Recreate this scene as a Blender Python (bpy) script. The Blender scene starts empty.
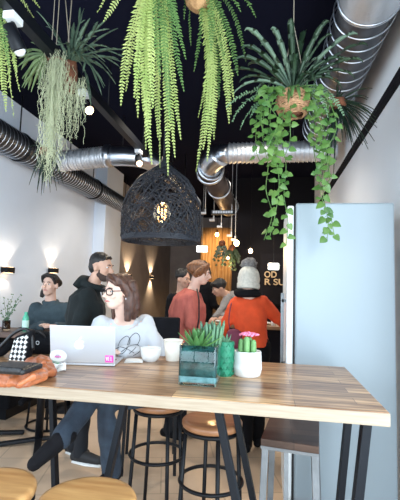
import bpy, bmesh, math, random
from mathutils import Vector, Matrix, Quaternion
V = Vector
PI = math.pi
C = bpy.context.scene.collection
S = bpy.context.scene
rnd = random.Random(7)

# ------------------------------------------------------------------ camera
YAW, PITCH, ROLL, EYE, FPX = math.radians(9.62), math.radians(5.14), math.radians(1.7), 1.48, 400.0
FW = V((-math.sin(YAW)*math.cos(PITCH), math.cos(YAW)*math.cos(PITCH), math.sin(PITCH)))
_r = V((math.cos(YAW), math.sin(YAW), 0)); _u = _r.cross(FW)
RT = _r*math.cos(ROLL) + _u*math.sin(ROLL); UP = _u*math.cos(ROLL) - _r*math.sin(ROLL)
cd = bpy.data.cameras.new('camera'); cam = bpy.data.objects.new('camera', cd); C.objects.link(cam)
cd.sensor_fit = 'HORIZONTAL'; cd.sensor_width = 36; cd.lens = 36; cd.clip_start = 0.05
m3 = Matrix((RT, UP, -FW)).transposed()
cam.matrix_world = Matrix.Translation((0, 0, EYE)) @ m3.to_4x4()
S.camera = cam

def ray(x, y): return FW + RT*((x-200)/FPX) - UP*((y-250)/FPX)
def atY(x, y, Y): d = ray(x, y); return V((0, 0, EYE)) + d*(Y/d.y)
def atX(x, y, X): d = ray(x, y); return V((0, 0, EYE)) + d*(X/d.x)
def atZ(x, y, Z): d = ray(x, y); return V((0, 0, EYE)) + d*((Z-EYE)/d.z)

# ------------------------------------------------------------------ mesh builder
def frame(d, hint=None):
    d = d.normalized()
    h = hint if hint is not None else (V((0, 0, 1)) if abs(d.z) < .95 else V((0, 1, 0)))
    a = h.cross(d)
    if a.length < 1e-6: a = V((1, 0, 0)).cross(d)
    a.normalize(); return a, d.cross(a)

class MB:
    def __init__(self): self.v = []; self.f = []; self.m = []; self.mi = 0
    def add(self, vs, fs):
        n = len(self.v); self.v += [tuple(q) for q in vs]
        for f in fs: self.f.append(tuple(i+n for i in f)); self.m.append(self.mi)
    def loft(self, pts, radii, seg=10, hint=None, cap=True):
        pts = [V(p) for p in pts]; vs = []; fs = []; n = len(pts)
        pa = None
        for i, p in enumerate(pts):
            d = (pts[min(i+1, n-1)] - pts[max(i-1, 0)])
            if d.length < 1e-9: d = V((0, 0, 1))
            if pa is None or hint is not None: a, b = frame(d, hint)
            else:
                d.normalize(); a = pa - d*pa.dot(d)
                if a.length < 1e-6: a, b = frame(d)
                else: a.normalize(); b = d.cross(a)
            pa = a
            r = radii[i] if isinstance(radii, (list, tuple)) else radii
            rx, ry = r if isinstance(r, (list, tuple)) else (r, r)
            for k in range(seg):
                t = 2*PI*k/seg; vs.append(p + a*(rx*math.cos(t)) + b*(ry*math.sin(t)))
        for i in range(n-1):
            for k in range(seg):
                k2 = (k+1) % seg; fs.append((i*seg+k, i*seg+k2, (i+1)*seg+k2, (i+1)*seg+k))
        if cap: fs.append(tuple(reversed(range(seg)))); fs.append(tuple(range((n-1)*seg, n*seg)))
        self.add(vs, fs); return self
    def limb(self, pts, radii, seg=12):
        self.loft(pts, radii, seg)
        for i in (0, -1):
            r = radii[i]; r = r if not isinstance(r, (list, tuple)) else min(r)
            self.ell(pts[i], (r, r, r), seg=12)
        return self
    def ell(self, c, r, rot=None, seg=16, rings=10):
        c = V(c); vs = []; fs = []
        R = rot if rot is not None else Matrix.Identity(3)
        vs.append(c + R @ V((0, 0, -r[2])))
        for i in range(1, rings):
            t = -PI/2 + PI*i/rings
            for k in range(seg):
                a = 2*PI*k/seg; vs.append(c + R @ V((r[0]*math.cos(t)*math.cos(a), r[1]*math.cos(t)*math.sin(a), r[2]*math.sin(t))))
        vs.append(c + R @ V((0, 0, r[2])))
        for k in range(seg): fs.append((0, 1+(k+1) % seg, 1+k))
        for i in range(rings-2):
            for k in range(seg):
                a = 1+i*seg; fs.append((a+k, a+(k+1) % seg, a+seg+(k+1) % seg, a+seg+k))
        a = 1+(rings-2)*seg
        for k in range(seg): fs.append((a+k, a+(k+1) % seg, len(vs)-1))
        self.add(vs, fs); return self
    def box(self, lo, hi, rot=None, c=None):
        vs = [V((x, y, z)) for z in (lo[2], hi[2]) for y in (lo[1], hi[1]) for x in (lo[0], hi[0])]
        if rot is not None:
            c = V(c) if c is not None else V((0, 0, 0)); vs = [c + rot @ v for v in vs]
        self.add(vs, [(0, 2, 3, 1), (4, 5, 7, 6), (0, 1, 5, 4), (2, 6, 7, 3), (0, 4, 6, 2), (1, 3, 7, 5)]); return self
    def bar(self, a, b, w, h, hint=None):
        a = V(a); b = V(b); x, y = frame(b-a, hint)
        vs = [p + x*(sx*w/2) + y*(sy*h/2) for p in (a, b) for sx, sy in ((-1, -1), (1, -1), (1, 1), (-1, 1))]
        self.add(vs, [(3, 2, 1, 0), (4, 5, 6, 7), (0, 1, 5, 4), (1, 2, 6, 5), (2, 3, 7, 6), (3, 0, 4, 7)]); return self
    def lathe(self, c, prof, seg=32, cap=True):
        c = V(c); vs = []; fs = []
        for r, z in prof:
            for k in range(seg): t = 2*PI*k/seg; vs.append(c + V((r*math.cos(t), r*math.sin(t), z)))
        for i in range(len(prof)-1):
            for k in range(seg): fs.append((i*seg+k, i*seg+(k+1) % seg, (i+1)*seg+(k+1) % seg, (i+1)*seg+k))
        if cap: fs.append(tuple(reversed(range(seg)))); fs.append(tuple(range((len(prof)-1)*seg, len(prof)*seg)))
        self.add(vs, fs); return self
    def ring(self, c, R, r, axis=V((0, 0, 1)), seg=32, s2=6, a0=0, a1=2*PI):
        a, b = frame(V(axis)); c = V(c); n = seg
        pts = [c + a*(R*math.cos(a0+(a1-a0)*k/n)) + b*(R*math.sin(a0+(a1-a0)*k/n)) for k in range(n+1)]
        self.loft(pts, r, s2, cap=abs(a1-a0) < 6.28); return self
    def remesh(self, voxel, smooth=4, fac=.5):
        me = bpy.data.meshes.new('tmp'); me.from_pydata(self.v, [], self.f)
        o = bpy.data.objects.new('tmp', me); C.objects.link(o)
        r = o.modifiers.new('r', 'REMESH'); r.mode = 'VOXEL'; r.voxel_size = voxel
        if smooth: s = o.modifiers.new('s', 'SMOOTH'); s.iterations = smooth; s.factor = fac
        dg = bpy.context.evaluated_depsgraph_get(); ev = o.evaluated_get(dg); em = ev.to_mesh()
        vs = [tuple(v.co) for v in em.vertices]; fs = [tuple(p.vertices) for p in em.polygons]
        ev.to_mesh_clear(); bpy.data.objects.remove(o); bpy.data.meshes.remove(me)
        self.v = vs; self.f = fs; self.m = [0]*len(fs); return self
    def jitter(self, amp, freq, seed=0):
        from mathutils import noise
        off = V((seed*3.1, seed*1.7, seed))
        out = []
        for p in self.v:
            q = V(p)*freq + off
            out.append(tuple(V(p) + noise.noise_vector(q)*amp))
        self.v = out; return self
    def build(self, name, mat, parent=None, smooth=True, bevel=0, subsurf=0):
        off = OFF.get(parent.name, V((0, 0, 0))) if parent is not None else V((0, 0, 0))
        me = bpy.data.meshes.new(name)
        me.from_pydata([tuple(V(v)-off) for v in self.v], [], self.f)
        for mm in (mat if isinstance(mat, (list, tuple)) else [mat]): me.materials.append(mm)
        if len(me.polygons):
            me.polygons.foreach_set('use_smooth', [smooth]*len(me.polygons))
            me.polygons.foreach_set('material_index', self.m)
        me.validate(); me.update()
        o = bpy.data.objects.new(name, me); C.objects.link(o)
        if parent is not None: o.parent = parent
        OFF[o.name] = off
        if bevel:
            b = o.modifiers.new('bevel', 'BEVEL'); b.width = bevel; b.segments = 2; b.limit_method = 'ANGLE'; b.angle_limit = .6
        if subsurf: q = o.modifiers.new('sub', 'SUBSURF'); q.levels = subsurf; q.render_levels = subsurf
        return o
OFF = {}

def thing(name, label, cat, loc=(0, 0, 0), group=None):
    o = bpy.data.objects.new(name, None); C.objects.link(o); o.location = loc; o.empty_display_size = .05
    o['label'] = label; o['category'] = cat
    if group: o['group'] = group
    OFF[o.name] = V(loc); return o
def tag(o, label, cat, group=None, kind=None):
    o['label'] = label; o['category'] = cat
    if group: o['group'] = group
    if kind: o['kind'] = kind
    return o
def struct(o): o['kind'] = 'structure'; return o
def rebase(o, loc):
    """move a one-mesh thing's origin to loc"""
    d = V(loc); o.data.transform(Matrix.Translation(-d)); o.location = d; OFF[o.name] = d; return o
def dup(root, loc, label, rotz=0):
    r = root.copy(); C.objects.link(r); r.location = loc; r.rotation_euler = (0, 0, rotz); r['label'] = label
    for ch in list(root.children):
        c = ch.copy(); C.objects.link(c); c.parent = r
        for g in list(ch.children):
            d = g.copy(); C.objects.link(d); d.parent = c
    return r

# ------------------------------------------------------------------ materials
def mat(name, col, rough=.5, metal=0, var=0, scale=8, col2=None, bump=0, bscale=60, spec=None, trans=0, sub=0, emit=None, es=0, stretch=None, coat=0, alpha=1):
    m = bpy.data.materials.new(name); m.use_nodes = True; nt = m.node_tree; b = nt.nodes['Principled BSDF']
    def setv(k, v):
        if k in b.inputs: b.inputs[k].default_value = v
    c4 = (*col, 1); setv('Base Color', c4); setv('Roughness', rough); setv('Metallic', metal)
    if spec is not None: setv('Specular IOR Level', spec)
    if trans: setv('Transmission Weight', trans)
    if coat: setv('Coat Weight', coat); setv('Coat Roughness', .08)
    if emit: setv('Emission Color', (*emit, 1)); setv('Emission Strength', es)
    if var or col2 or bump:
        tc = nt.nodes.new('ShaderNodeTexCoord'); src = tc.outputs['Object']
        if stretch:
            mp = nt.nodes.new('ShaderNodeMapping'); mp.inputs['Scale'].default_value = stretch
            nt.links.new(src, mp.inputs['Vector']); src = mp.outputs['Vector']
        if var or col2:
            n = nt.nodes.new('ShaderNodeTexNoise'); n.inputs['Scale'].default_value = scale; n.inputs['Detail'].default_value = 5
            nt.links.new(src, n.inputs['Vector'])
            r = nt.nodes.new('ShaderNodeValToRGB'); r.color_ramp.elements[0].position = .3; r.color_ramp.elements[1].position = .7
            lo = col2 if col2 else tuple(x*(1-var) for x in col); hi = col if col2 else tuple(min(1, x*(1+var)) for x in col)
            r.color_ramp.elements[0].color = (*lo, 1); r.color_ramp.elements[1].color = (*hi, 1)
            nt.links.new(n.outputs['Fac'], r.inputs['Fac']); nt.links.new(r.outputs['Color'], b.inputs['Base Color'])
        if bump:
            n2 = nt.nodes.new('ShaderNodeTexNoise'); n2.inputs['Scale'].default_value = bscale; n2.inputs['Detail'].default_value = 3
            nt.links.new(src, n2.inputs['Vector'])
            bp = nt.nodes.new('ShaderNodeBump'); bp.inputs['Strength'].default_value = bump; bp.inputs['Distance'].default_value = .01
            nt.links.new(n2.outputs['Fac'], bp.inputs['Height']); nt.links.new(bp.outputs['Normal'], b.inputs['Normal'])
    return m
def leafmat(name, col, col2, rough=.45, tr=.35, scale=6):
    """leaf: diffuse/gloss mixed with light passing through"""
    m = mat(name, col, rough, col2=col2, scale=scale); nt = m.node_tree; b = nt.nodes['Principled BSDF']
    out = nt.nodes['Material Output']; t = nt.nodes.new('ShaderNodeBsdfTranslucent'); mx = nt.nodes.new('ShaderNodeMixShader'); mx.inputs[0].default_value = tr
    src = b.inputs['Base Color'].links[0].from_socket
    nt.links.new(src, t.inputs['Color']); nt.links.new(b.outputs[0], mx.inputs[1]); nt.links.new(t.outputs[0], mx.inputs[2]); nt.links.new(mx.outputs[0], out.inputs['Surface'])
    return m
def brickmat(name, c1, c2, cm, bw, bh, mortar, rough, rotz=0, grain=0, offset=.5, dark=None, coat=0, bumpm=0, gscale=(2.2, 26, 26)):
    m = bpy.data.materials.new(name); m.use_nodes = True; nt = m.node_tree; b = nt.nodes['Principled BSDF']; L = nt.links
    tc = nt.nodes.new('ShaderNodeTexCoord'); mp = nt.nodes.new('ShaderNodeMapping'); mp.inputs['Rotation'].default_value = (0, 0, rotz)
    L.new(tc.outputs['Object'], mp.inputs['Vector'])
    br = nt.nodes.new('ShaderNodeTexBrick'); br.inputs['Scale'].default_value = 1; br.inputs['Brick Width'].default_value = bw; br.inputs['Row Height'].default_value = bh
    br.inputs['Mortar Size'].default_value = mortar; br.inputs['Color1'].default_value = (*c1, 1); br.inputs['Color2'].default_value = (*c2, 1); br.inputs['Mortar'].default_value = (*cm, 1)
    br.offset = offset; br.inputs['Bias'].default_value = 0
    L.new(mp.outputs['Vector'], br.inputs['Vector']); col = br.outputs['Color']
    if grain:
        mp2 = nt.nodes.new('ShaderNodeMapping'); mp2.inputs['Scale'].default_value = gscale; L.new(tc.outputs['Object'], mp2.inputs['Vector'])
        n = nt.nodes.new('ShaderNodeTexNoise'); n.inputs['Scale'].default_value = 1.5; n.inputs['Detail'].default_value = 6; n.inputs['Distortion'].default_value = .6
        L.new(mp2.outputs['Vector'], n.inputs['Vector'])
        rp = nt.nodes.new('ShaderNodeValToRGB'); rp.color_ramp.elements[0].position = .36; rp.color_ramp.elements[1].position = .62
        rp.color_ramp.elements[0].color = (*(dark or (.35, .25, .18)), 1); rp.color_ramp.elements[1].color = (1, 1, 1, 1)
        L.new(n.outputs['Fac'], rp.inputs['Fac'])
        mx = nt.nodes.new('ShaderNodeMix'); mx.data_type = 'RGBA'; mx.blend_type = 'MULTIPLY'; mx.inputs[0].default_value = grain
        L.new(col, mx.inputs[6]); L.new(rp.outputs['Color'], mx.inputs[7]); col = mx.outputs[2]
    L.new(col, b.inputs['Base Color']); b.inputs['Roughness'].default_value = rough
    if coat: b.inputs['Coat Weight'].default_value = coat; b.inputs['Coat Roughness'].default_value = .15
    if bumpm:
        bp = nt.nodes.new('ShaderNodeBump'); bp.inputs['Strength'].default_value = bumpm; bp.inputs['Distance'].default_value = .003; bp.invert = True
        L.new(br.outputs['Fac'], bp.inputs['Height']); L.new(bp.outputs['Normal'], b.inputs['Normal'])
    return m

M = {}
M['wall'] = mat('wall_paint', (.76, .83, .94), .8, var=.04, scale=1.5)
M['wallr'] = mat('right_wall_paint', (.88, .92, .97), .75, var=.03, scale=1.2)
M['brown'] = mat('taupe_plaster', (.37, .335, .33), .8, var=.12, scale=3)
M['dark'] = mat('dark_ceiling_paint', (.005, .006, .016), .9, spec=.08)
M['darkwall'] = mat('dark_wall_paint', (.009, .009, .013), .85, spec=.15)
M['floor'] = brickmat('beige_floor_tile', (.66, .49, .345), (.62, .455, .32), (.47, .345, .24), .9, .6, .006, .35, rotz=math.radians(-14), grain=.25, gscale=(3, 3, 3), dark=(.75, .7, .65))
M['table'] = brickmat('plank_table_wood', (.64, .39, .20), (.34, .185, .095), (.13, .07, .04), .47, .085, .0012, .34, grain=.95, dark=(.30, .20, .13), coat=.12)
M['tableedge'] = mat('pale_edge_wood', (.36, .295, .22), .5, col2=(.28, .215, .15), scale=3, stretch=(2, 40, 40))
M['black'] = mat('black_metal', (.006, .007, .010), .45, .2, spec=.3)
M['steelgrey'] = mat('grey_painted_steel', (.19, .205, .22), .45, .5, var=.3, scale=6)
M['legmetal'] = mat('dark_blue_steel', (.005, .007, .011), .5, .2, spec=.25)
M['duct'] = mat('galvanised_duct', (.62, .65, .70), .28, 1, var=.1, scale=5)
M['flex'] = mat('aluminium_flex_duct', (.72, .74, .78), .42, .75, bump=.25, bscale=40)
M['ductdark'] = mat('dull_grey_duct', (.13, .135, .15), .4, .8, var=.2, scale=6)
M['fridge'] = mat('pale_blue_enamel', (.30, .36, .40), .28, 0, var=.02, scale=2, spec=.4)
M['fridgewhite'] = mat('white_fridge_door', (.80, .84, .86), .3)
M['gasket'] = mat('black_rubber', (.01, .01, .012), .6)
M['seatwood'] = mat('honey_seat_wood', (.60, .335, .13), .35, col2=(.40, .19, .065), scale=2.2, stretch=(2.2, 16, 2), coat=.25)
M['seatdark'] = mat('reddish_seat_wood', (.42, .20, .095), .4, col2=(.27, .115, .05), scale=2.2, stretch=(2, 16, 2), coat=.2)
M['benchwood'] = brickmat('walnut_seat_planks', (.10, .052, .034), (.055, .029, .02), (.03, .016, .01), .6, .075, .002, .4, grain=.6)
M['skin'] = mat('fair_skin', (.72, .46, .36), .5, var=.05, scale=10)
M['skin2'] = mat('tan_skin', (.55, .32, .23), .5, var=.05, scale=10)
M['skinlight'] = mat('pale_skin', (.78, .52, .42), .5, var=.04, scale=10)
M['lip'] = mat('lips', (.55, .18, .17), .45)
M['eyew'] = mat('eye_white', (.75, .75, .74), .3)
M['eyed'] = mat('dark_iris', (.02, .015, .012), .2)
M['hairdark'] = mat('black_hair', (.006, .005, .005), .5, col2=(.014, .010, .009), scale=40, bump=.5, bscale=90, stretch=(4, 4, .5))
M['hairbrown'] = mat('chestnut_hair', (.115, .045, .026), .42, col2=(.03, .012, .009), scale=16, bump=.5, bscale=60, stretch=(5, 5, .5))
M['hairginger'] = mat('ginger_hair', (.28, .105, .035), .42, col2=(.09, .033, .014), scale=16, bump=.4, bscale=60, stretch=(5, 5, .6))
M['teal'] = mat('slate_teal_knit', (.046, .072, .088), .9, var=.15, scale=20, bump=.3, bscale=120)
M['hoodie'] = mat('black_green_fleece', (.006, .010, .011), .95, var=.3, scale=14, bump=.2, bscale=80)
M['whitetee'] = mat('pale_grey_cotton', (.56, .58, .62), .9, bump=.25, bscale=14)
M['salmon'] = mat('salmon_knit', (.52, .135, .10), .95, col2=(.42, .10, .08), scale=9, bump=.5, bscale=60, stretch=(3, 3, .6))
M['orange'] = mat('bright_orange_wool', (.78, .085, .022), .9, var=.1, scale=10, bump=.3, bscale=70)
M['greycloth'] = mat('grey_marl_cotton', (.22, .21, .21), .9, var=.15, scale=30)
M['blackcloth'] = mat('black_cloth', (.005, .005, .007), .9, var=.3, scale=10, spec=.2)
M['jeans'] = mat('blue_denim', (.030, .050, .078), .85, col2=(.008, .014, .026), scale=9, bump=.3, bscale=150)
M['darkjeans'] = mat('dark_trousers', (.007, .009, .014), .9)
M['boot'] = mat('black_suede', (.004, .004, .006), .8, spec=.2)
M['sole'] = mat('white_sole', (.75, .75, .74), .6)
M['hat'] = mat('cream_beanie_knit', (.70, .66, .58), .95, var=.12, scale=50, bump=.6, bscale=90)
M['pom'] = mat('grey_pom_fur', (.30, .28, .27), 1, col2=(.12, .11, .11), scale=60, bump=.8, bscale=110)
M['silver'] = mat('silver_aluminium', (.64, .66, .70), .38, .5)
M['applelogo'] = mat('polished_logo', (.93, .94, .95), .2, .2)
M['pink'] = mat('magenta_sticker', (.80, .06, .42), .5)
M['white'] = mat('white_glaze', (.82, .82, .81), .3)
M['paper'] = mat('white_paper', (.82, .80, .77), .8)
M['cream'] = mat('cream_cardboard', (.80, .75, .66), .7)
M['glass'] = mat('teal_vase_glass', (.55, .86, .84), .02, trans=1, spec=.3)
M['soil'] = mat('dark_green_gravel', (.085, .20, .20), .9, col2=(.004, .016, .018), scale=13, bump=.6, bscale=60)
M['pebble'] = mat('pale_blue_sand', (.60, .72, .76), .8, col2=(.30, .44, .48), scale=40)
M['moss'] = mat('dark_moss', (.02, .06, .04), 1, var=.4, scale=50)
M['emerald'] = mat('emerald_knit_pot', (.012, .19, .10), .55, var=.25, scale=30, bump=.4, bscale=70)
M['cactus'] = mat('cactus_green', (.16, .34, .12), .6, var=.2, scale=30)
M['pinkflower'] = mat('pink_cactus_bloom', (.82, .22, .36), .6, var=.15, scale=40)
M['succ'] = leafmat('succulent_green', (.17, .36, .09), (.06, .17, .05), .4, .2)
M['succ2'] = leafmat('grey_green_succulent', (.13, .27, .14), (.05, .13, .075), .45, .15)
M['leather'] = mat('tan_leather', (.43, .135, .05), .42, col2=(.25, .065, .025), scale=9, bump=.4, bscale=30)
M['blackleather'] = mat('black_leather', (.006, .006, .008), .4, bump=.2, bscale=80)
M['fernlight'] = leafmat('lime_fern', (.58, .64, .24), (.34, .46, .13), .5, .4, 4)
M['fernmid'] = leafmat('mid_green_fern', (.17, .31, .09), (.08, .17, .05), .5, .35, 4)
M['stag'] = leafmat('grey_green_staghorn', (.165, .245, .16), (.075, .13, .09), .55, .25)
M['nest'] = leafmat('deep_green_strap_leaf', (.042, .08, .038), (.016, .04, .022), .4, .2)
M['spiky'] = leafmat('blackish_green_leaf', (.026, .05, .034), (.01, .024, .02), .45, .15)
M['fan'] = leafmat('fan_leaf_green', (.28, .38, .17), (.15, .24, .11), .5, .35)
M['pothos'] = leafmat('pothos_leaf', (.17, .30, .075), (.055, .15, .035), .35, .3, 10)
M['davallia'] = leafmat('blue_green_fern', (.21, .34, .19), (.11, .21, .12), .5, .3)
M['stem'] = mat('green_stem', (.10, .16, .05), .6)
M['tilland'] = leafmat('pale_grey_moss', (.74, .76, .54), (.54, .58, .38), .8, .3, 12)
M['coir'] = mat('coir_fibre', (.55, .32, .15), .95, col2=(.28, .14, .06), scale=30, bump=1, bscale=60)
M['terra'] = mat('rusty_bark_pot', (.24, .085, .04), .9, col2=(.10, .035, .02), scale=25, bump=1, bscale=50)
M['basket'] = mat('woven_twig', (.50, .29, .15), .8, col2=(.24, .12, .06), scale=30)
M['cord'] = mat('jute_cord', (.30, .26, .20), .9)
M['wire'] = mat('black_rattan', (.010, .011, .016), .5, spec=.35)
M['warm'] = mat('warm_bulb_glow', (1, .7, .35), .4, emit=(1, .62, .25), es=14)
M['warmhot'] = mat('lamp_lens_glow', (1, .85, .65), .4, emit=(1, .62, .32), es=6)
M['filament'] = mat('amber_filament', (1, .8, .5), .4, emit=(1, .60, .24), es=5)
M['whitelit'] = mat('lit_white_panel', (1, 1, 1), .4, emit=(.95, 1, .98), es=2.6)
M['bulbglass'] = mat('amber_bulb_glass', (1, .80, .55), .02, trans=1)
M['whitemetal'] = mat('white_lamp_plastic', (.75, .76, .78), .4)
M['gold'] = mat('gold_wood_letter', (.50, .37, .22), .5, var=.15, scale=12)
M['tanwood'] = mat('amber_timber', (.40, .25, .12), .6, col2=(.20, .11, .05), scale=3, stretch=(8, 8, .8))
M['counter'] = mat('counter_wood', (.36, .20, .10), .4, col2=(.22, .11, .05), scale=3, stretch=(2, 14, 14))
M['walnut'] = mat('dark_brown_table_wood', (.14, .075, .05), .45, col2=(.07, .035, .025), scale=3, stretch=(2, 14, 14))
M['bottle'] = mat('mint_green_bottle', (.10, .48, .32), .25, var=.1, scale=30)
M['labelw'] = mat('pale_bottle_band', (.55, .80, .72), .5)
M['maroon'] = mat('maroon_bag', (.15, .02, .05), .7)
M['tinsel'] = mat('green_wrapper', (.10, .42, .16), .4)

# ================================================================== SETTING
XL, XR, YF, YB, ZC = -3.2, 0.92, -5.6, 13.0, 3.75
struct(MB().box((XL-.3, YF, -.1), (XR+.3, YB+.3, 0)).build('floor', M['floor'], smooth=False))
struct(MB().box((XL-.3, YF, ZC), (XR+.3, YB+.3, ZC+.15)).build('ceiling', M['dark'], smooth=False))
b = MB(); b.box((XL-.2, 2.5, 0), (XL, 7.8, ZC)); b.box((XL-.2, YF, 0), (XL, 2.5, .4)); b.box((XL-.2, YF, 3.2), (XL, 2.5, ZC)); b.mi = 1; b.box((XL-.2, 7.8, 0), (XL, YB, ZC))
struct(b.build('wall_left', [M['wall'], M['brown']], smooth=False))
struct(MB().box((XR, 1.7, 0), (XR+.2, YB, ZC)).box((XR, YF, 0), (XR+.2, 1.7, .4)).box((XR, YF, 3.2), (XR+.2, 1.7, ZC)).build('wall_right', M['wallr'], smooth=False))
b = MB()
for y in (YF, -1.9, 1.62): b.box((XR+.04, y, .4), (XR+.12, y+.08, 3.2))
struct(b.build('added_window', M['black'], smooth=False))  # unseen right-hand window frame, added to let in light for the left wall
struct(MB().box((XL, YB, 0), (XR, YB+.2, ZC)).build('wall_back', M['brown'], smooth=False))
struct(MB().box((XL, 6.95, 0), (XL+.22, 7.8, ZC)).build('trim_1', M['wall'], smooth=False, bevel=.004))      # pilaster
struct(MB().box((XR-.045, YF, 2.96), (XR, YB, 3.02)).build('trim_2', M['darkwall'], smooth=False, bevel=.005))    # dark trunking on the right wall
struct(MB().box((XL, 6.95, 0), (XL+.02, YB, .1)).box((XL, YF, 0), (XL+.02, 6.95, .1)).build('baseboard_left', M['darkwall'], smooth=False))
# dark back-of-bar block on the right
struct(MB().box((-.72, 8.2, 0), (XR, YB, ZC)).build('wall_inner', M['darkwall'], smooth=False))
# shop front behind the camera: frame with open glazing
b = MB()
b.box((XL, YF-.12, 0), (XR, YF, .35)); b.box((XL, YF-.12, 3.2), (XR, YF, ZC))
for x in (XL, -1.9, -.55, XR-.08): b.box((x, YF-.1, .35), (x+.08, YF-.02, 3.2))
struct(b.build('wall_front', M['black'], smooth=False))

b = MB()
for y in (YF, -2.9, -.2, 2.42): b.box((XL-.12, y, .4), (XL-.04, y+.08, 3.2))
b.box((XL-.12, YF, .4), (XL-.04, 2.5, .46)); b.box((XL-.12, YF, 3.14), (XL-.04, 2.5, 3.2))
struct(b.build('window_1', M['black'], smooth=False))
# timber-clad partition with warm light
def at10(x): return atY(x, 260, 10.2).x
xa, xb = at10(200), at10(231)
b = MB(); n = 9
for i in range(n):
    x0 = xa + (xb-xa)*i/n
    b.loft([(x0+.07, 10.25, 0), (x0+.07, 10.25, 3.0)], .062, 10)
b.box((xa, 10.25, 0), (xb, 10.35, 3.0))
o = b.build('timber_screen', M['tanwood']); tag(o, 'amber lit timber pole screen at the far end of the room', 'screen'); rebase(o, ((xa+xb)/2, 10.3, 0))

# ------------------------------------------------------------------ ducts
def rough_duct(path, r, pitch, amp, seg=24):
    """corrugated tube along a polyline"""
    pts = []; rad = []
    P = [V(p) for p in path]; k = 0
    for a, b_ in zip(P[:-1], P[1:]):
        L = (b_-a).length; n = max(2, int(L/pitch*2))
        for i in range(n): pts.append(a.lerp(b_, i/n)); rad.append(r + (amp if k % 2 else 0)); k += 1
    pts.append(P[-1]); rad.append(r)
    return MB().loft(pts, rad, seg)
def smooth_path(P, n=6):
    P = [V(p) for p in P]; out = []
    Q = [P[0]*2-P[1]] + P + [P[-1]*2-P[-2]]
    for i in range(1, len(Q)-2):
        for k in range(n):
            t = k/n; a, b_, c, d = Q[i-1], Q[i], Q[i+1], Q[i+2]
            out.append(.5*((2*b_) + (c-a)*t + (2*a-5*b_+4*c-d)*t*t + (3*b_-a-3*c+d)*t**3))
    out.append(P[-1]); return out

t = thing('spiral_duct', 'long dull grey spiral duct running along the top of the left wall', 'duct', (-3.0, 1.5, 3.1))
rough_duct([(-3.0, 1.5, 3.1), (-3.0, 8.5, 3.1)], .145, .07, .022).build('pipe', M['ductdark'], t)
b = MB()
for i in range(100): b.ring((-3.0, 1.52+i*.07, 3.1), .168, .0045, V((0, 1, 0)), 24, 4)
b.build('wire_spiral', M['duct'], t)
def ribs(p0, p1, n, r, t):
    b = MB(); p0 = V(p0); p1 = V(p1)
    for i in range(n): b.ring(p0.lerp(p1, i/(n-1)), r, .007, p1-p0, 24, 5)
    b.build('wire_ribs', M['flex'], t)
for y in (2.2, 4.3, 6.4, 8.0): MB().ring((-3.0, y, 3.1), .172, .012, V((0, 1, 0))).bar((-3.0, y, 3.27), (-3.0, y, ZC), .012, .012).build('hanger', M['black'], t)

t = thing('elbow_duct', 'silver cross duct on the left that bends away above the woven lamp', 'duct', (-2.83, 5, 3.15))
rough_duct([(-2.86, 5, 3.13), (-2.55, 5, 3.15), (-2.17, 5, 3.19)], .118, .06, .02).build('flexible_sleeve', M['flex'], t); ribs((-2.8, 5, 3.137), (-2.22, 5, 3.185), 16, .137, t)
MB().loft([(-2.19, 5, 3.19), (-2.18, 5, 3.19), (-2.10, 5, 3.195), (-2.09, 5, 3.195)], [.13, .15, .15, .13], 24).build('collar', M['duct'], t)
MB().loft(smooth_path([(-2.1, 5, 3.19), (-1.85, 5, 3.18), (-1.62, 5.05, 3.15), (-1.46, 5.28, 3.1), (-1.42, 5.6, 3.08), (-1.42, 7.6, 3.08)]), .128, 24).build('pipe', M['duct'], t)
for y in (5.7, 6.6): MB().ring((-1.42, y, 3.08), .135, .012, V((0, 1, 0))).bar((-1.42, y, 3.22), (-1.42, y, ZC), .012, .012).build('hanger', M['black'], t)
for x in (-2.7, -1.95): MB().bar((x, 5, 3.3), (x, 5, ZC), .01, .01).build('hanger', M['black'], t)

t = thing('branch_duct', 'silver cross duct on the right that turns into a brownish pipe running away', 'duct', (-.4, 5, 3.19))
rough_duct([(XR-.1, 5, 3.19), (-.52, 5, 3.19)], .120, .055, .013).build('flexible_sleeve', M['flex'], t); ribs((.75, 5, 3.19), (-.5, 5, 3.19), 24, .132, t)
MB().loft([(-.50, 5, 3.19), (-.58, 5, 3.185), (-.66, 5.02, 3.17)], [.125, .12, .11], 24).build('reducer', M['duct'], t)
MB().loft(smooth_path([(-.62, 5.0, 3.17), (-.74, 5.12, 3.12), (-.80, 5.35, 3.06)]), .15, 24).ring((-.80, 5.36, 3.06), .17, .025, V((0, 1, 0))).ring((-.77, 5.24, 3.08), .17, .018, V((-.3, 1, 0))).build('elbow', M['duct'], t)
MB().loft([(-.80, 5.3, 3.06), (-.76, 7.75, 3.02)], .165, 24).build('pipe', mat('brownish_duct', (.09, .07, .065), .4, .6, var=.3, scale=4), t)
for y in (6.2, 7.7): MB().ring((-.79+(y-5.3)*.0154, y, 3.05), .175, .016, V((0, 1, 0))).bar((-.79, y, 3.22), (-.79, y, ZC), .012, .012).build('hanger', M['duct'], t)
MB().bar((.3, 5, 3.3), (.3, 5, ZC), .01, .01).build('hanger', M['black'], t)

t = thing('flexible_trunk_duct', 'big wire ringed flexible duct in the top right corner', 'duct', (.62, 2.0, 3.38))
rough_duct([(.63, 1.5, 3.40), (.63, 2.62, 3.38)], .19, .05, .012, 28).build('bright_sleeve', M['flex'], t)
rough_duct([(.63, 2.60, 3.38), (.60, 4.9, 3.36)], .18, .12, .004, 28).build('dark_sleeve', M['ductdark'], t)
for i in range(16):
    y = 2.55 + i*.145; MB().ring((.63-.012*i*.2, y, 3.38), .203, .006, V((.05, 1, .1)), 40, 5).build('wire_ring', M['duct'], t)
for y in (2.3, 4.2): MB().bar((.63, y, 3.57), (.63, y, ZC), .02, .004).build('hanger', M['black'], t)

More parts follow.
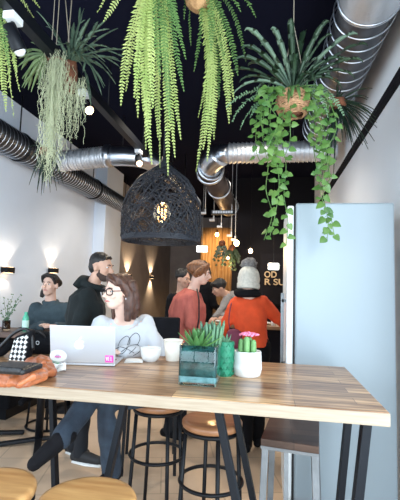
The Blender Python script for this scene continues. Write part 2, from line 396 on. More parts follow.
# ------------------------------------------------------------------ track with lamps
TX, TZ = -1.53, 3.1
t = thing('lamp_track', 'long black lamp track hung under the ceiling on the left', 'track', (TX, 3, TZ))
MB().box((TX-.035, .9, TZ-.03), (TX+.035, 4.72, TZ+.05)).build('rail', M['black'], t, smooth=False)
for y in (1.4, 3.5, 4.6): MB().bar((TX, y, TZ+.05), (TX, y, ZC), .01, .01).build('suspension_rod', M['black'], t)
def track_lamp(y, label, tilt, hot):
    t = thing('track_lamp', label, 'lamp', (TX, y, TZ-.03), 'lamps on the ceiling track')
    MB().box((TX-.035, y-.05, TZ-.075), (TX+.035, y+.05, TZ-.03)).build('adapter', M['whitemetal'], t, smooth=False, bevel=.004)
    MB().loft([(TX, y, TZ-.07), (TX, y, TZ-.15)], .012, 8).build('stem', M['black'], t)
    a = V((TX, y, TZ-.14)); d = V(tilt).normalized()
    MB().loft([a-d*.05, a-d*.045, a+d*.09, a+d*.10], [.028, .038, .045, .045], 16).build('head', M['black'], t)
    MB().ell(a+d*.098, (.036, .036, .036), seg=12, rings=8).build('lens', M['warmhot'] if hot else M['whitemetal'], t)
    if hot:
        l = bpy.data.lights.new('track_spot', 'SPOT'); l.energy = 25; l.color = (1, .8, .55); l.spot_size = 1.2; l.spot_blend = .8; l.shadow_soft_size = .04
        lo = bpy.data.objects.new('track_spot', l); C.objects.link(lo); lo.location = a+d*.16; lo.rotation_euler = d.to_track_quat('-Z', 'Y').to_euler()
track_lamp(2.05, 'track lamp with white adapter in the top left corner', (.2, .5, -.8), False)
track_lamp(3.0, 'glowing track lamp with white adapter beside the pale hanging moss', (.75, -.3, -.75), True)
track_lamp(4.45, 'small glowing track lamp just above the woven lamp', (.3, -.5, -.6), True)

# ------------------------------------------------------------------ wall sconces
def spot(loc, d, e, ang, col, blend=.6, soft=.02):
    l = bpy.data.lights.new('spot', 'SPOT'); l.energy = e; l.color = col; l.spot_size = ang; l.spot_blend = blend; l.shadow_soft_size = soft
    o = bpy.data.objects.new('spot', l); C.objects.link(o); o.location = loc; o.rotation_euler = V(d).to_track_quat('-Z', 'Y').to_euler()
SC = [((7.5, 270), 'leftmost black wall sconce on the pale wall', .12), ((53, 270.5), 'black wall sconce just above the seated dark haired woman', .12),
      ((129, 276), 'black wall sconce beside the bearded man on the taupe wall', .11), ((152, 277.2), 'farthest black wall sconce on the taupe wall', .11)]
for (px, lab, w) in SC:
    p = atX(px[0], px[1], XL+.05)
    t = thing('wall_sconce', lab, 'wall lamp', (XL, p.y, p.z), 'up and down wall sconces')
    MB().box((XL+.012, p.y-w/2*1.3, p.z-.035), (XL+.10, p.y+w/2*1.3, p.z+.035)).build('housing', M['black'], t, smooth=False, bevel=.004)
    MB().box((XL, p.y-.04, p.z-.03), (XL+.012, p.y+.04, p.z+.03)).build('wall_plate', M['black'], t, smooth=False)
    for s in (-1, 1):
        MB().box((XL+.03, p.y-w/2, p.z+s*.0352-.002), (XL+.085, p.y+w/2, p.z+s*.0352+.002)).build('diffuser', M['warmhot'], t, smooth=False)
        far = px[0] > 100
        spot((XL+.12, p.y, p.z+s*.05), (-.30, 0, s), 20 if far else (3.6 if s > 0 else 1.3), 1.75 if far else 1.75, (1, .72, .42) if far else (1, .82, .62), .5, .015)

# ------------------------------------------------------------------ fridge
FY = 2.6
f0 = atY(296, 203, FY); f1 = atY(392.3, 202, FY); FX0, FX1, FZ = f0.x, f1.x+.012, 2.03
t = thing('fridge', 'tall pale blue fridge standing at the end of the table by the right wall', 'fridge', ((FX0+FX1)/2, FY+.32, 0))
MB().box((FX0, FY, .06), (FX1, FY+.64, FZ)).build('cabinet', M['fridge'], t, smooth=False, bevel=.012)
MB().box((FX0-.052, FY+.01, .1), (FX0-.012, FY+.63, FZ-.015)).build('door', M['fridgewhite'], t, smooth=False, bevel=.008)
MB().box((FX0-.012, FY+.012, .1), (FX0, FY+.62, FZ-.02)).build('gasket', M['gasket'], t, smooth=False)
MB().bar((FX0-.075, FY+.10, .95), (FX0-.075, FY+.10, 1.45), .02, .02).bar((FX0-.08, FY+.10, 1.0), (FX0-.05, FY+.10, 1.0), .02, .02).bar((FX0-.08, FY+.10, 1.4), (FX0-.05, FY+.10, 1.4), .02, .02).build('handle', M['steelgrey'], t, smooth=False)
for x in (FX0+.06, FX1-.06):
    for y in (FY+.07, FY+.56): MB().loft([(x, y, 0), (x, y, .065)], .025, 12).build('foot', M['gasket'], t)

# ------------------------------------------------------------------ long table
TX0, TX1, TY0, TY1, TZT = -2.1, .439, 1.563, 2.41, 1.05
t = thing('high_table', 'long plank topped high table with dark steel legs across the foreground', 'table', ((TX0+TX1)/2, (TY0+TY1)/2, 0))
b = MB(); b.box((TX0, TY0+.002, 1.002), (TX1-.001, TY1, TZT)); o = b.build('tabletop', M['table'], t, smooth=False, bevel=.003)
b = MB(); b.box((TX0, TY0-.002, 1.0015), (TX1, TY0+.004, TZT-.003)); b.build('front_edge', M['tableedge'], t, smooth=False, bevel=.0015)
def pleg(a, bpx, Y, w, d):
    p0 = atY(a[0], a[1], Y); p1 = atY(bpx[0], bpx[1], Y); dr = (p1-p0)/(p1.z-p0.z)
    A = p0 + dr*(1.003-p0.z); B = p0 + dr*(0-p0.z)
    MB().bar(A, B, w, d, V((0, 1, 0))).build('leg', M['legmetal'], t, smooth=False, bevel=.002); return A, B
E1 = pleg((366, 424), (357.5, 500), 1.70, .034, .05); D1 = pleg((347.5, 424), (340, 500), 2.25, .034, .05)
C1 = pleg((219.5, 415), (236, 500), 1.70, .030, .05); A1 = pleg((52.5, 400), (55.5, 490), 2.2, .026, .045); B1 = pleg((123.5, 408), (108.5, 475), 1.75, .026, .045)
for p, q in ((E1, D1), (B1, A1)):
    MB().bar(p[1]+V((0, 0, .012)), q[1]+V((0, 0, .012)), .03, .02).build('floor_rail', M['legmetal'], t, smooth=False)
    MB().bar(p[0]-V((0, 0, .012)), q[0]-V((0, 0, .012)), .03, .02).build('top_rail', M['legmetal'], t, smooth=False)
MB().bar(C1[1]+V((0, -.05, .012)), C1[1]+V((0, .5, .012)), .03, .02).build('floor_rail', M['legmetal'], t, smooth=False)
c2 = C1[0]+V((0, .5, 0)); MB().bar(c2, C1[1]+V((0, .5, 0)), .03, .05, V((0, 1, 0))).build('leg', M['legmetal'], t, smooth=False)

# ------------------------------------------------------------------ round stools
def make_stool(loc, label, wood='seatwood', r=.165, h=.76, rz=.5):
    x, y = loc; t = thing('round_stool', label, 'stool', (x, y, 0), 'round wooden bar stools')
    b = MB(); b.lathe((x, y, h-.04), [(r-.012, 0), (r-.003, .006), (r, .016), (r, .028), (r-.006, .037), (r-.02, .040), (r*.6, .0385), (r*.3, .037), (.004, .0365)], 48)
    b.build('seat', M[wood], t)
    b = MB(); b.ring((x, y, h-.052), r-.014, .011, seg=40); b.build('seat_ring', M['black'], t)
    for k in range(4):
        a = rz+k*PI/2; c, s = math.cos(a), math.sin(a)
        MB().loft([(x+c*(r-.02), y+s*(r-.02), h-.05), (x+c*(r+.0), y+s*(r+.0), .3), (x+c*(r+.02), y+s*(r+.02), 0)], .0115, 8).build('leg', M['black'], t)
    MB().ring((x, y, .42), r+.004, .010, seg=40).build('foot_ring', M['black'], t)
    MB().ring((x, y, .012), r+.03, .011, seg=40).build('base_ring', M['black'], t)
    return t
st = make_stool((-.585, 1.335), 'round honey wood stool in the front, second from the left edge')
dup(st, (-.955, 1.325, 0), 'round honey wood stool cut off by the bottom left corner')
q = atZ(213, 418, .735)
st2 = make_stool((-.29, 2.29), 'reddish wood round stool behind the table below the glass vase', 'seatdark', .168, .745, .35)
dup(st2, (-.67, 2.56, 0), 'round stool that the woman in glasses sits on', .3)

# steel and plank stool at right
p = [V((-.02, 2.09)), V((.255, 2.05)), V((.305, 2.44)), V((.03, 2.47))]; h = .735
t = thing('plank_stool', 'square walnut plank stool on grey steel legs in front of the fridge', 'stool', (.14, 2.26, 0))
b = MB(); b.add([V((*q, z)) for z in (h-.035, h) for q in p], [(3, 2, 1, 0), (4, 5, 6, 7), (0, 1, 5, 4), (1, 2, 6, 5), (2, 3, 7, 6), (3, 0, 4, 7)])
b.build('seat', M['benchwood'], t, smooth=False, bevel=.003)
b = MB(); b.add([V((*q, z)) for z in (h-.05, h-.035) for q in p], [(3, 2, 1, 0), (4, 5, 6, 7), (0, 1, 5, 4), (1, 2, 6, 5), (2, 3, 7, 6), (3, 0, 4, 7)]); b.build('seat_frame', M['steelgrey'], t, smooth=False)
cc = V((.1425, 2.2625))
for q in p:
    q2 = cc + (q-cc)*.86; q3 = cc+(q-cc)*1.02
    MB().bar((*q2, h-.05), (*q3, 0), .034, .030, V((0, 1, 0))).build('leg', M['steelgrey'], t, smooth=False, bevel=.003)
for i in (0, 1, 2, 3):
    a = cc+(p[i]-cc)*.97; c_ = cc+(p[(i+1) % 4]-cc)*.97
    MB().bar((*a, .24), (*c_, .24), .018, .025).build('stretcher', M['steelgrey'], t, smooth=False)
b = MB().bar((.105, 2.10, h-.05), (.105, 2.085, .45), .022, .012, V((0, 1, 0))); b.build('hanger_strap', M['steelgrey'], t, smooth=False)

# ------------------------------------------------------------------ left background: bar table, its pedestal, plant in glass, bottle, chairs
BX0, BX1, BY0, BY1, BZ = -2.85, -1.80, 3.35, 3.72, 1.01
t = thing('bar_table', 'dark brown bar table in front of the woman in the slate sweater', 'table', ((BX0+BX1)/2, (BY0+BY1)/2, 0))
MB().box((BX0, BY0, BZ-.05), (BX1, BY1, BZ)).build('tabletop', M['walnut'], t, smooth=False, bevel=.004)
for x in (BX0+.25, BX1-.25):
    MB().loft([(x, 3.53, .03), (x, 3.53, BZ-.05)], .035, 16).build('column', M['black'], t)
    bm_ = MB()
    for k in range(4):
        a = k*PI/2+.5; bm_.bar((x, 3.53, .04), (x+.34*math.cos(a), 3.53+.34*math.sin(a), .02), .06, .03)
    bm_.build('pedestal_foot', M['black'], t, smooth=False, bevel=.008)
p = atZ(25, 331, BZ); p.y = max(BY0+.06, min(p.y, BY1-.05)); p = V((atY(25, 331, p.y).x, p.y, BZ))
t = thing('green_bottle', 'mint green bottle standing on the dark bar table', 'bottle', p)
MB().lathe(p, [(.027, 0), (.030, .006), (.030, .115), (.022, .14), (.015, .152), (.015, .158)], 20).build('body', M['bottle'], t)
MB().lathe(p+V((0, 0, .158)), [(.017, 0), (.015, .017), (.010, .02)], 16).build('cap', M['bottle'], t)
MB().lathe(p, [(.0306, .035), (.0306, .10)], 20, cap=False).build('band', M['labelw'], t)
p = V((atY(6, 329, 3.5).x, 3.5, BZ))
t = thing('twig_vase', 'small glass of thin grey green twigs on the left end of the bar table', 'vase', p)
MB().lathe(p, [(.035, 0), (.037, .004), (.037, .09), (.034, .09), (.034, .008), (.003, .007)], 20, cap=False).build('glass', M['bulbglass'], t)
for k in range(9):
    a = rnd.uniform(0, 2*PI); d = V((math.cos(a)*.11, math.sin(a)*.08, rnd.uniform(.14, .27)))
    m_ = MB(); pts = [p+V((0, 0, .01)), p+V((0, 0, .08))+d*.1, p+V((0, 0, .06))+d]; pts = smooth_path(pts, 4); m_.loft(pts, .002, 4)
    for q in pts[3:]:
        for _ in range(2): m_.ell(q+V((rnd.uniform(-.015, .015), rnd.uniform(-.01, .01), rnd.uniform(0, .015))), (.008, .003, .006), seg=6, rings=4)
    m_.build('twig', M['succ2'], t)

def chair(loc, rz, label, h=.46, back=.85, name='dining_chair'):
    t = thing(name, label, 'chair', (0, 0, 0)); w = .21
    MB().box((-w, -w, h-.05), (w, w, h)).build('seat', M['blackcloth'], t, smooth=False, bevel=.015)
    MB().box((-w, w-.05, h+.08), (w, w, back)).build('backrest', M['blackcloth'], t, smooth=False, bevel=.015)
    for x in (-w+.03, w-.03): MB().bar((x, w-.03, h-.05), (x, w-.03, h+.1), .025, .025).build('back_post', M['black'], t, smooth=False)
    for x in (-w+.02, w-.02):
        for y in (-w+.02, w-.02): MB().bar((x, y, h-.05), (x*1.08, y*1.08, 0), .025, .025).build('leg', M['black'], t, smooth=False)
    t.location = (*loc, 0); t.rotation_euler = (0, 0, rz); return t
t = thing('wall_bench', 'black upholstered bench along the pale left wall', 'bench', (-2.93, 5.3, 0))
MB().box((XL+.03, 3.95, .12), (-2.66, 6.7, .46)).build('seat', M['blackcloth'], t, smooth=False, bevel=.02)
MB().box((XL+.03, 3.95, .46), (-3.06, 6.7, .88)).build('backrest', M['blackcloth'], t, smooth=False, bevel=.02)
MB().box((XL+.06, 4.0, 0), (-2.72, 6.65, .12)).build('plinth', M['black'], t, smooth=False)
chair((-1.95, 5.25), .4, 'black low chair further back behind the seated woman in slate')
chair((-2.05, 6.3), .1, 'black low chair farthest back near the pilaster')
# black high backed stool behind the woman with glasses
chair((atY(154, 340, 3.35).x, 3.35), PI+.25, 'black padded high chair behind the woman in glasses', .74, 1.22, 'high_chair')
# low dark table near the left wall
t = thing('cafe_table', 'dark low round table near the left wall', 'table', (-2.3, 4.55, 0))
MB().lathe((-2.3, 4.55, .72), [(.30, 0), (.30, .03)], 32).build('tabletop', M['walnut'], t)
MB().loft([(-2.3, 4.55, .03), (-2.3, 4.55, .72)], .03, 14).build('column', M['black'], t)
MB().lathe((-2.3, 4.55, 0), [(.22, 0), (.22, .015), (.03, .035)], 28).build('base', M['black'], t)

# ------------------------------------------------------------------ counter, sign, back lights
t = thing('service_counter', 'brown wooden service counter behind the woman in orange', 'counter', (.0, 5.1, 0))
cx0 = atY(212, 318, 4.8).x
MB().box((cx0, 4.75, 1.0), (XR-.03, 5.35, 1.04)).build('worktop', M['counter'], t, smooth=False, bevel=.004)
MB().box((cx0+.04, 4.8, 0), (XR-.05, 5.3, 1.0)).build('front_panel', M['darkwall'], t, smooth=False)
for i, (px, lab) in enumerate([((224, 316), 'white plate on the counter by the leaning person'), ((262, 314), 'white plate on the counter beyond the woman in orange')]):
    p = V((atY(*px, 5.0).x, 5.0, 1.04)); o = MB().lathe(p, [(.05, 0), (.09, .008), (.11, .018), (.108, .021), (.05, .006), (.003, .006)], 28, cap=False).build('plate', M['white'])
    tag(o, lab, 'plate', 'plates on the counter'); rebase(o, p)
p = V((atY(273, 330, 4.85).x, 4.85, 1.04)); t = thing('salt_bottle', 'small white bottle on the counter to the right of the orange sweater', 'bottle', p)
MB().lathe(p, [(.022, 0), (.024, .005), (.024, .07), (.012, .09), (.012, .10)], 16).build('body', M['white'], t)
MB().lathe(p+V((0, 0, .10)), [(.014, 0), (.014, .02)], 12).build('cap', M['steelgrey'], t)

def text(s, size, ext, mat_, parent, loc, name='lettering'):
    cu = bpy.data.curves.new('t', 'FONT'); cu.body = s; cu.size = size; cu.extrude = ext; cu.offset = size*.02
    o = bpy.data.objects.new('t', cu); C.objects.link(o); dg = bpy.context.evaluated_depsgraph_get()
    me = bpy.data.meshes.new_from_object(o.evaluated_get(dg)); bpy.data.objects.remove(o)
    me.materials.clear(); me.materials.append(mat_); me.name = name
    r = bpy.data.objects.new(name, me); C.objects.link(r); r.parent = parent; r.location = V(loc)-OFF[parent.name]; r.rotation_euler = (PI/2, 0, 0)
    xs = [v.co.x for v in me.vertices]; OFF[r.name] = OFF[parent.name]; return r, max(xs)-min(xs)
SY = 8.0
p0 = atY(262.5, 286, SY); p1 = atY(290, 261, SY)
t = thing('letter_sign', 'black board with pale gold letters behind the woman in the cream hat', 'sign', ((p0.x+p1.x)/2, SY+.06, p0.z))
MB().box((p0.x-.05, SY+.02, p0.z-.35), (p1.x+.3, SY+.06, p1.z+.15)).build('board', M['darkwall'], t, smooth=False)
q = atY(264, 277.2, SY); o, w = text('OD', .17, .012, M['gold'], t, q); o.scale.x = (atY(276.5, 277, SY).x-q.x)/w
q = atY(264, 284.6, SY); o, w = text('R SU', .17, .012, M['gold'], t, q); o.scale.x = (atY(284.5, 284, SY).x-q.x)/w
p = atY(273.5, 266.5, 7.6)
t = thing('box_lamp', 'glowing white box lamp above the gold letters', 'lamp', p)
MB().box(p-V((.10, .06, .06)), p+V((.10, .06, .06))).build('shade', M['whitelit'], t, smooth=False, bevel=.015)
MB().bar(p+V((0, 0, .06)), (p.x, p.y, ZC), .008, .008).build('cord', M['black'], t)
p = atY(202, 249, 7.2)
t = thing('lit_sign', 'small lit white panel hanging near the far timber screen', 'sign', p)
MB().box(p-V((.10, .015, .055)), p+V((.10, .015, .055))).build('panel', M['whitelit'], t, smooth=False, bevel=.006)
MB().bar(p+V((-.0, 0, .05)), (p.x, p.y, ZC), .008, .008).build('cord', M['steelgrey'], t)
p = atY(223, 212.5, 6.2)
t = thing('linear_lamp', 'grey rectangular bar lamp hanging under the brownish duct', 'lamp', p)
w = .19
MB().box(p-V((w, .03, .035)), p+V((w, .03, .035))).build('housing', M['black'], t, smooth=False, bevel=.004)
for i in range(8):
    x = p.x-w+.03+i*(2*w-.06)/8; MB().box((x, p.y-.036, p.z-.018), (x+.034, p.y-.028, p.z+.022)).build('louvre', M['whitemetal'], t, smooth=False)
for s in (-.15, .15): MB().bar((p.x+s, p.y, p.z+.03), (p.x+s, p.y, 2.93), .006, .006).build('cord', M['black'], t)
BL = [((217, 234.5), 8.6, 1.2), ((236.5, 243), 6.9, 1.35), ((250.5, 251), 7.4, 1.1), ((228, 258), 7.9, .7)]
for i, (px, Y, s) in enumerate(BL):
    p = atY(*px, Y)
    lab = ['bare glowing bulb nearest the bar lamp', 'largest bare glowing bulb beyond the lit panel', 'bare glowing bulb hanging above the cream hat', 'tiny bare bulb low in front of the timber screen'][i]
    t = thing('hanging_bulb', lab, 'bulb', p, 'bare hanging bulbs at the back')
    MB().ell(p, (.035*s, .035*s, .04*s), seg=12, rings=8).build('bulb', M['warm'], t)
    MB().loft([p+V((0, 0, .035*s)), p+V((0, 0, .09*s))], .015, 8).bar(p+V((0, 0, .08)), (p.x, Y, ZC), .005, .005).build('cord', M['black'], t)
    l = bpy.data.lights.new('bulb_light', 'POINT'); l.energy = 5; l.color = (1, .65, .3); l.shadow_soft_size = .04; lo = bpy.data.objects.new('bulb_light', l); C.objects.link(lo); lo.location = p-V((0, .0, .1))
for i, px in enumerate([(203.5, 213), (212, 220), (219.5, 226.5), (229.5, 235.5), (233.5, 239.5)]):
    p = atY(*px, 7.0)
    t = thing('ceiling_spot', ['small white spot fitting nearest the woven lamp', 'second small white spot fitting in the far row', 'third small white spot fitting in the far row', 'fourth small white spot fitting in the far row', 'last small white spot fitting in the far row'][i], 'lamp', p, 'far row of white spot fittings')
    MB().box(p-V((.045, .03, .02)), p+V((.045, .03, .015))).build('body', M['whitemetal'], t, smooth=False, bevel=.004)
    MB().loft([p+V((.03, 0, 0)), p+V((.03, 0, .07))], .012, 8).bar(p+V((.03, 0, .06)), (p.x+.03, p.y, ZC), .01, .01).build('stem', M['whitemetal'], t)

# ------------------------------------------------------------------ woven pendant lamp over the table
LC = atY(161.5, 242, 2.2); lz0 = LC.z; LX, LY = LC.x-.004, 2.2; Hh = .435
def bell(u):   # u 0 rim .. 1 top
    prof = [(0, .214), (.08, .223), (.36, .222), (.52, .210), (.64, .192), (.75, .165), (.83, .138), (.90, .102), (.95, .072), (1, .045)]
    for (a, ra), (b_, rb) in zip(prof[:-1], prof[1:]):
        if u <= b_: return ra+(rb-ra)*(u-a)/(b_-a)
    return prof[-1][1]
t = thing('woven_pendant', 'black woven rattan bell pendant lamp hanging over the table', 'lamp', (LX, LY, lz0))
r2 = random.Random(3)
b = MB()
for i in range(480):
    a = r2.uniform(0, 2*PI); u = r2.uniform(0, 1)**1.25; va = r2.choice((-1, 1))*r2.uniform(.6, 2.2); vu = r2.uniform(-.9, .9); curl = r2.uniform(-3, 3)
    pts = []; n = 16; off = r2.uniform(-.010, .007)
    for k in range(n):
        s = k/n*.55; rr = bell(min(1, max(0, u)))+off+r2.uniform(-.002, .002)
        pts.append(V((LX+rr*math.cos(a), LY+rr*math.sin(a), lz0+max(0, min(1, u))*Hh)))
        a += va*.55/n*(1.0/max(.35, rr/.2)); u += vu*.55/n; vu += curl*.55/n
        if u < 0: u = 0; vu = abs(vu)
        if u > 1: u = 1; vu = -abs(vu)
    b.loft(pts, .0023, 4, cap=False)
b.build('woven_shade', M['wire'], t)
b = MB()
for k in range(5): b.ring((LX, LY, lz0+.002+.006*k), bell(0)+.004+.002*(k % 2), .0042, seg=48, s2=5)
b.build('bottom_rim', M['wire'], t)
b = MB(); b.lathe((LX, LY, lz0+Hh-.03), [(.05, 0), (.05, .03), (.03, .05), (.012, .07), (.012, .09)], 20); b.build('ceiling_cap', M['wire'], t)
b = MB(); b.loft([(LX, LY, lz0+Hh), (LX, LY, ZC)], .005, 8); b.build('cord', M['black'], t)
bp = atY(161.5, 212, 2.2)
b = MB(); b.loft([(LX, LY, bp.z+.055), (LX, LY, lz0+Hh)], .006, 8); b.loft([(LX, LY, bp.z+.05), (LX, LY, bp.z+.10)], .018, 14); b.build('socket', M['black'], t)
bulb = MB().lathe((LX, LY, bp.z), [(.003, -.062), (.028, -.056), (.045, -.035), (.050, -.008), (.044, .02), (.030, .042), (.018, .056)], 28, cap=False).build('bulb', M['bulbglass'], t)
b = MB()
for k in range(5):
    a = k*2*PI/5; pts = [(LX+.017*math.cos(a), LY+.017*math.sin(a), bp.z+.03-.06*q+.0) for q in (0, .5, 1)]; b.loft(pts, .0013, 6)
b.loft([(LX, LY, bp.z+.055), (LX, LY, bp.z-.03)], .002, 6)
fil = b.build('filament', M['filament'], bulb)
l = bpy.data.lights.new('bulb_light', 'POINT'); l.energy = .8; l.color = (1, .7, .4); l.shadow_soft_size = .03; lo = bpy.data.objects.new('bulb_light', l); C.objects.link(lo); lo.location = (LX, LY, bp.z-.09)

# ================================================================== PEOPLE
def basis(fwd, up=V((0, 0, 1))):
    f = V(fwd).normalized(); r = f.cross(up).normalized(); u = r.cross(f).normalized()
    return Matrix((r, f, u)).transposed()          # columns: right, forward, up
def head_geo(b, c, R, s, neck):
    T = lambda x, y, z: V(c) + R @ V((x*s, y*s, z*s))
    E = lambda p, r: b.ell(T(*p), tuple(q*s for q in r), R, 18, 12)
    E((0, -.014, .028), (.074, .094, .088)); E((0, .028, -.018), (.060, .060, .086)); E((0, .040, -.078), (.040, .044, .036)); E((0, .012, -.055), (.056, .06, .05))
    b.loft([T(0, .080, .014), T(0, .096, -.005), T(0, .112, -.026), T(0, .094, -.038)], [.007*s, .010*s, .0145*s, .009*s], 8)
    E((0, .080, .022), (.046, .013, .010))
    E((.035, .066, -.025), (.022, .018, .02)); E((-.035, .066, -.025), (.022, .018, .02))
    for x in (-1, 1): E((x*.076, -.008, -.012), (.012, .020, .032))
    E((0, .081, -.060), (.024, .014, .012))
    b.loft([T(0, -.022, -.02), T(0, -.03, -.09), V(neck)], [.052*s, .052*s, .060*s], 14)
def face_parts(root, c, R, s, lips=True, brow='hairdark'):
    T = lambda x, y, z: V(c) + R @ V((x*s, y*s, z*s))
    for x in (-1, 1):
        e = MB(); e.ell(T(x*.030, .074, .004), (.0135*s, .0085*s, .0065*s), R, 12, 8); e.mi = 1; e.ell(T(x*.030, .0790, .004), (.0062*s, .0045*s, .0062*s), R, 10, 6)
        e.build('eye', [M['eyew'], M['eyed']], root)
        MB().loft([T(x*.013, .092, .022), T(x*.03, .091, .027), T(x*.048, .079, .022)], [.003*s, .0045*s, .002*s], 6).build('eyebrow', M[brow], root)
    if lips: MB().loft([T(-.022, .084, -.060), T(-.01, .093, -.057), T(0, .095, -.058), T(.01, .093, -.057), T(.022, .084, -.060)], [.003*s, .0055*s, .006*s, .0055*s, .003*s], 8).build('lips', M['lip'], root)
def hand_geo(b, wrist, d, n, side=1, s=1, curl=.5):
    """palm, four unequal bent fingers and a side thumb; d = pointing direction, n = back of hand"""
    d = V(d).normalized(); n = V(n); n = (n - d*n.dot(d)).normalized(); x = d.cross(n)*side; w = V(wrist)
    R = Matrix((x, d, n)).transposed()
    b.ell(w + d*.045*s, (.040*s, .055*s, .015*s), R, 12, 8)
    for i, (o, L) in enumerate([(-.029, .068), (-.010, .078), (.010, .073), (.028, .058)]):
        p = w + d*.085*s + x*o*s; q = p + (d*math.cos(curl*.5) - n*math.sin(curl*.5))*L*.5*s; e = q + (d*math.cos(curl*1.6) - n*math.sin(curl*1.6))*L*.5*s
        b.loft([p-d*.02*s, p, q, e], [.009*s, .009*s, .0082*s, .0065*s], 8)
    p = w + d*.025*s - x*.036*s; q = p + (d*.7-x*.6-n*.25).normalized()*.036*s; e = q + (d*.95-x*.1-n*.35).normalized()*.028*s
    b.loft([w+d*.015*s-x*.015*s, p, q, e], [.011*s, .011*s, .0095*s, .0075*s], 8)

def person(label, base, J, head_fwd, skin='skin', top='teal', legs='darkjeans', shoes='boot', hs=1.0, sleeve=1.0, voxel=.009, tors=(.165, .105), hem=None, group=None, brow='hairdark', face=True, up=V((0, 0, 1)), loose=1.0, foot=None, vt=.011):
    t = thing('person', label, 'person', base, group)
    R = basis(head_fwd, up); g = {k: V(v) for k, v in J.items()}
    sd = g['shR']-g['shL']; chest = (g['shR']+g['shL'])/2; pel = g['pelvis']; hR = (g['hipR']-g['hipL'])
    b = MB(); head_geo(b, g['head'], R, hs, g['neck'])
    ax = sd.normalized()
    mid = chest.lerp(pel, .5)
    spine = [g['neck'], chest+V((0, 0, -.03)), chest.lerp(pel, .35), chest.lerp(pel, .65), pel]
    wid = sd.length/2
    def torso(bb, k, spine=spine, mul=(1, 1, 1, 1, 1)):
        pts = spine; rr = [(.065*k*mul[0], .06*k), (wid*.96*k*mul[1], tors[1]*.92*k), (wid*.88*k*mul[2], tors[1]*1.05*k), (wid*.82*k*mul[3], tors[1]*1.0*k), (max(wid*.86, hR.length*.8)*k*mul[4], tors[1]*1.1*k)]
        pts2 = []; r2_ = []
        for i in range(len(pts)-1):
            for q in range(4):
                f = q/4; f2 = f*f*(3-2*f); pts2.append(pts[i].lerp(pts[i+1], f)); r2_.append((rr[i][0]*(1-f2)+rr[i+1][0]*f2, rr[i][1]*(1-f)+rr[i+1][1]*f))
        pts2.append(pts[-1]); r2_.append(rr[-1])
        # orient sections with width along shoulders -> hips
        vs = []; fs = []; seg = 20; n = len(pts2)
        for i, p in enumerate(pts2):
            d = (pts2[min(i+1, n-1)]-pts2[max(i-1, 0)]).normalized(); a = (ax.lerp(hR.normalized(), i/(n-1))); a = (a-d*a.dot(d)).normalized(); c = d.cross(a)
            for kk in range(seg):
                th = 2*PI*kk/seg; cs, sn = math.cos(th), math.sin(th)
                vs.append(p + a*(r2_[i][0]*math.copysign(abs(cs)**.8, cs)) + c*(r2_[i][1]*math.copysign(abs(sn)**.8, sn)))
        for i in range(n-1):
            for kk in range(seg): k2 = (kk+1) % seg; fs.append((i*seg+kk, i*seg+k2, (i+1)*seg+k2, (i+1)*seg+kk))
        fs.append(tuple(reversed(range(seg)))); fs.append(tuple(range((n-1)*seg, n*seg))); bb.add(vs, fs)
    def arms(bb, k, frac=1.0):
        for s in 'LR':
            sh, el, wr = g['sh'+s], g['el'+s], g['wr'+s]; sh2 = sh.lerp(chest, .18)
            w2 = el.lerp(wr, frac)
            bb.limb([sh2, sh2.lerp(el, .5), el, el.lerp(w2, .5), w2], [.056*k, .050*k, .042*k, .038*k, .030*k + (.008 if k > 1 else 0)])
    def legsg(bb, k, lo=1.0):
        for s in 'LR':
            h, kn, an = g['hip'+s], g['kn'+s], g['an'+s]; a2 = kn.lerp(an, lo)
            bb.limb([h, h.lerp(kn, .5), kn, kn.lerp(a2, .35), a2], [.092*k, .078*k, .058*k, .056*k, .040*k + (.012 if k > 1 else 0)])
        bb.ell(pel, (.16*k, .12*k, .11*k), basis(hR.cross(V((0, 0, 1)))))
    torso(b, .9); arms(b, .92); legsg(b, .92)
    for s in 'LR':
        an = g['an'+s]; to = g.get('to'+s)
        if to is not None: b.loft([an, an.lerp(to, .45)+V((0, 0, -.0)), to], [.034, .034, .026], 10)
    b.remesh(voxel, 2)
    for s, sg in (('L', -1), ('R', 1)):
        hd = g.get('hd'+s); d = (g['wr'+s]-g['el'+s]) if hd is None else hd-g['wr'+s]
        hand_geo(b, g['wr'+s], d, g.get('hn'+s, V((0, 0, 1))), sg, 1)
    b.build('body', M[skin], t)
    if face: face_parts(t, g['head'], R, hs, True, brow)
    b = MB(); torso(b, 1.04*loose, [g['neck'].lerp(chest, .25)]+spine[1:4]+[pel+(pel-chest).normalized()*(hem or .03)], (1.15, 1, 1.02, 1.06, 1.08)); arms(b, 1.16*loose, sleeve)
    b.remesh(vt, 5).jitter(.010, 9, 1).jitter(.004, 26, 2).build('sweater', M[top], t)
    b = MB(); legsg(b, 1.1, .97); b.remesh(.012, 4).jitter(.007, 11, 3).build('trousers', M[legs], t)
    for s in 'LR':
        an, to = g['an'+s], g.get('to'+s)
        if to is None: continue
        f = (to-an); f.z = f.z; heel = an - f.normalized()*.05
        b = MB(); dn = V((0, 0, -1)) if abs(f.normalized().z) < .75 else V((0, 0, -1))
        b.limb([an+(g['kn'+s]-an).normalized()*.07, an], [.046, .050]); b.limb([heel+dn*.02, an.lerp(to, .4)+dn*.0, to], [.040, .044, .034])
        b.remesh(.010, 3); sh = b.build('shoe', M[shoes], t)
        if shoes == 'sneaker':
            b = MB(); b.loft([heel+dn*.052, an.lerp(to, .4)+dn*.045, to+dn*.026+f.normalized()*.02], [(.040, .016), (.044, .016), (.034, .016)], 14, V((0, 0, 1))); b.build('sole', M['sole'], sh)
    return t, R, g
def H(g, R, s=1): return lambda x, y, z: g['head'] + R @ V((x*s, y*s, z*s))
M['sneaker'] = mat('dark_sneaker_mesh', (.014, .014, .016), .7)

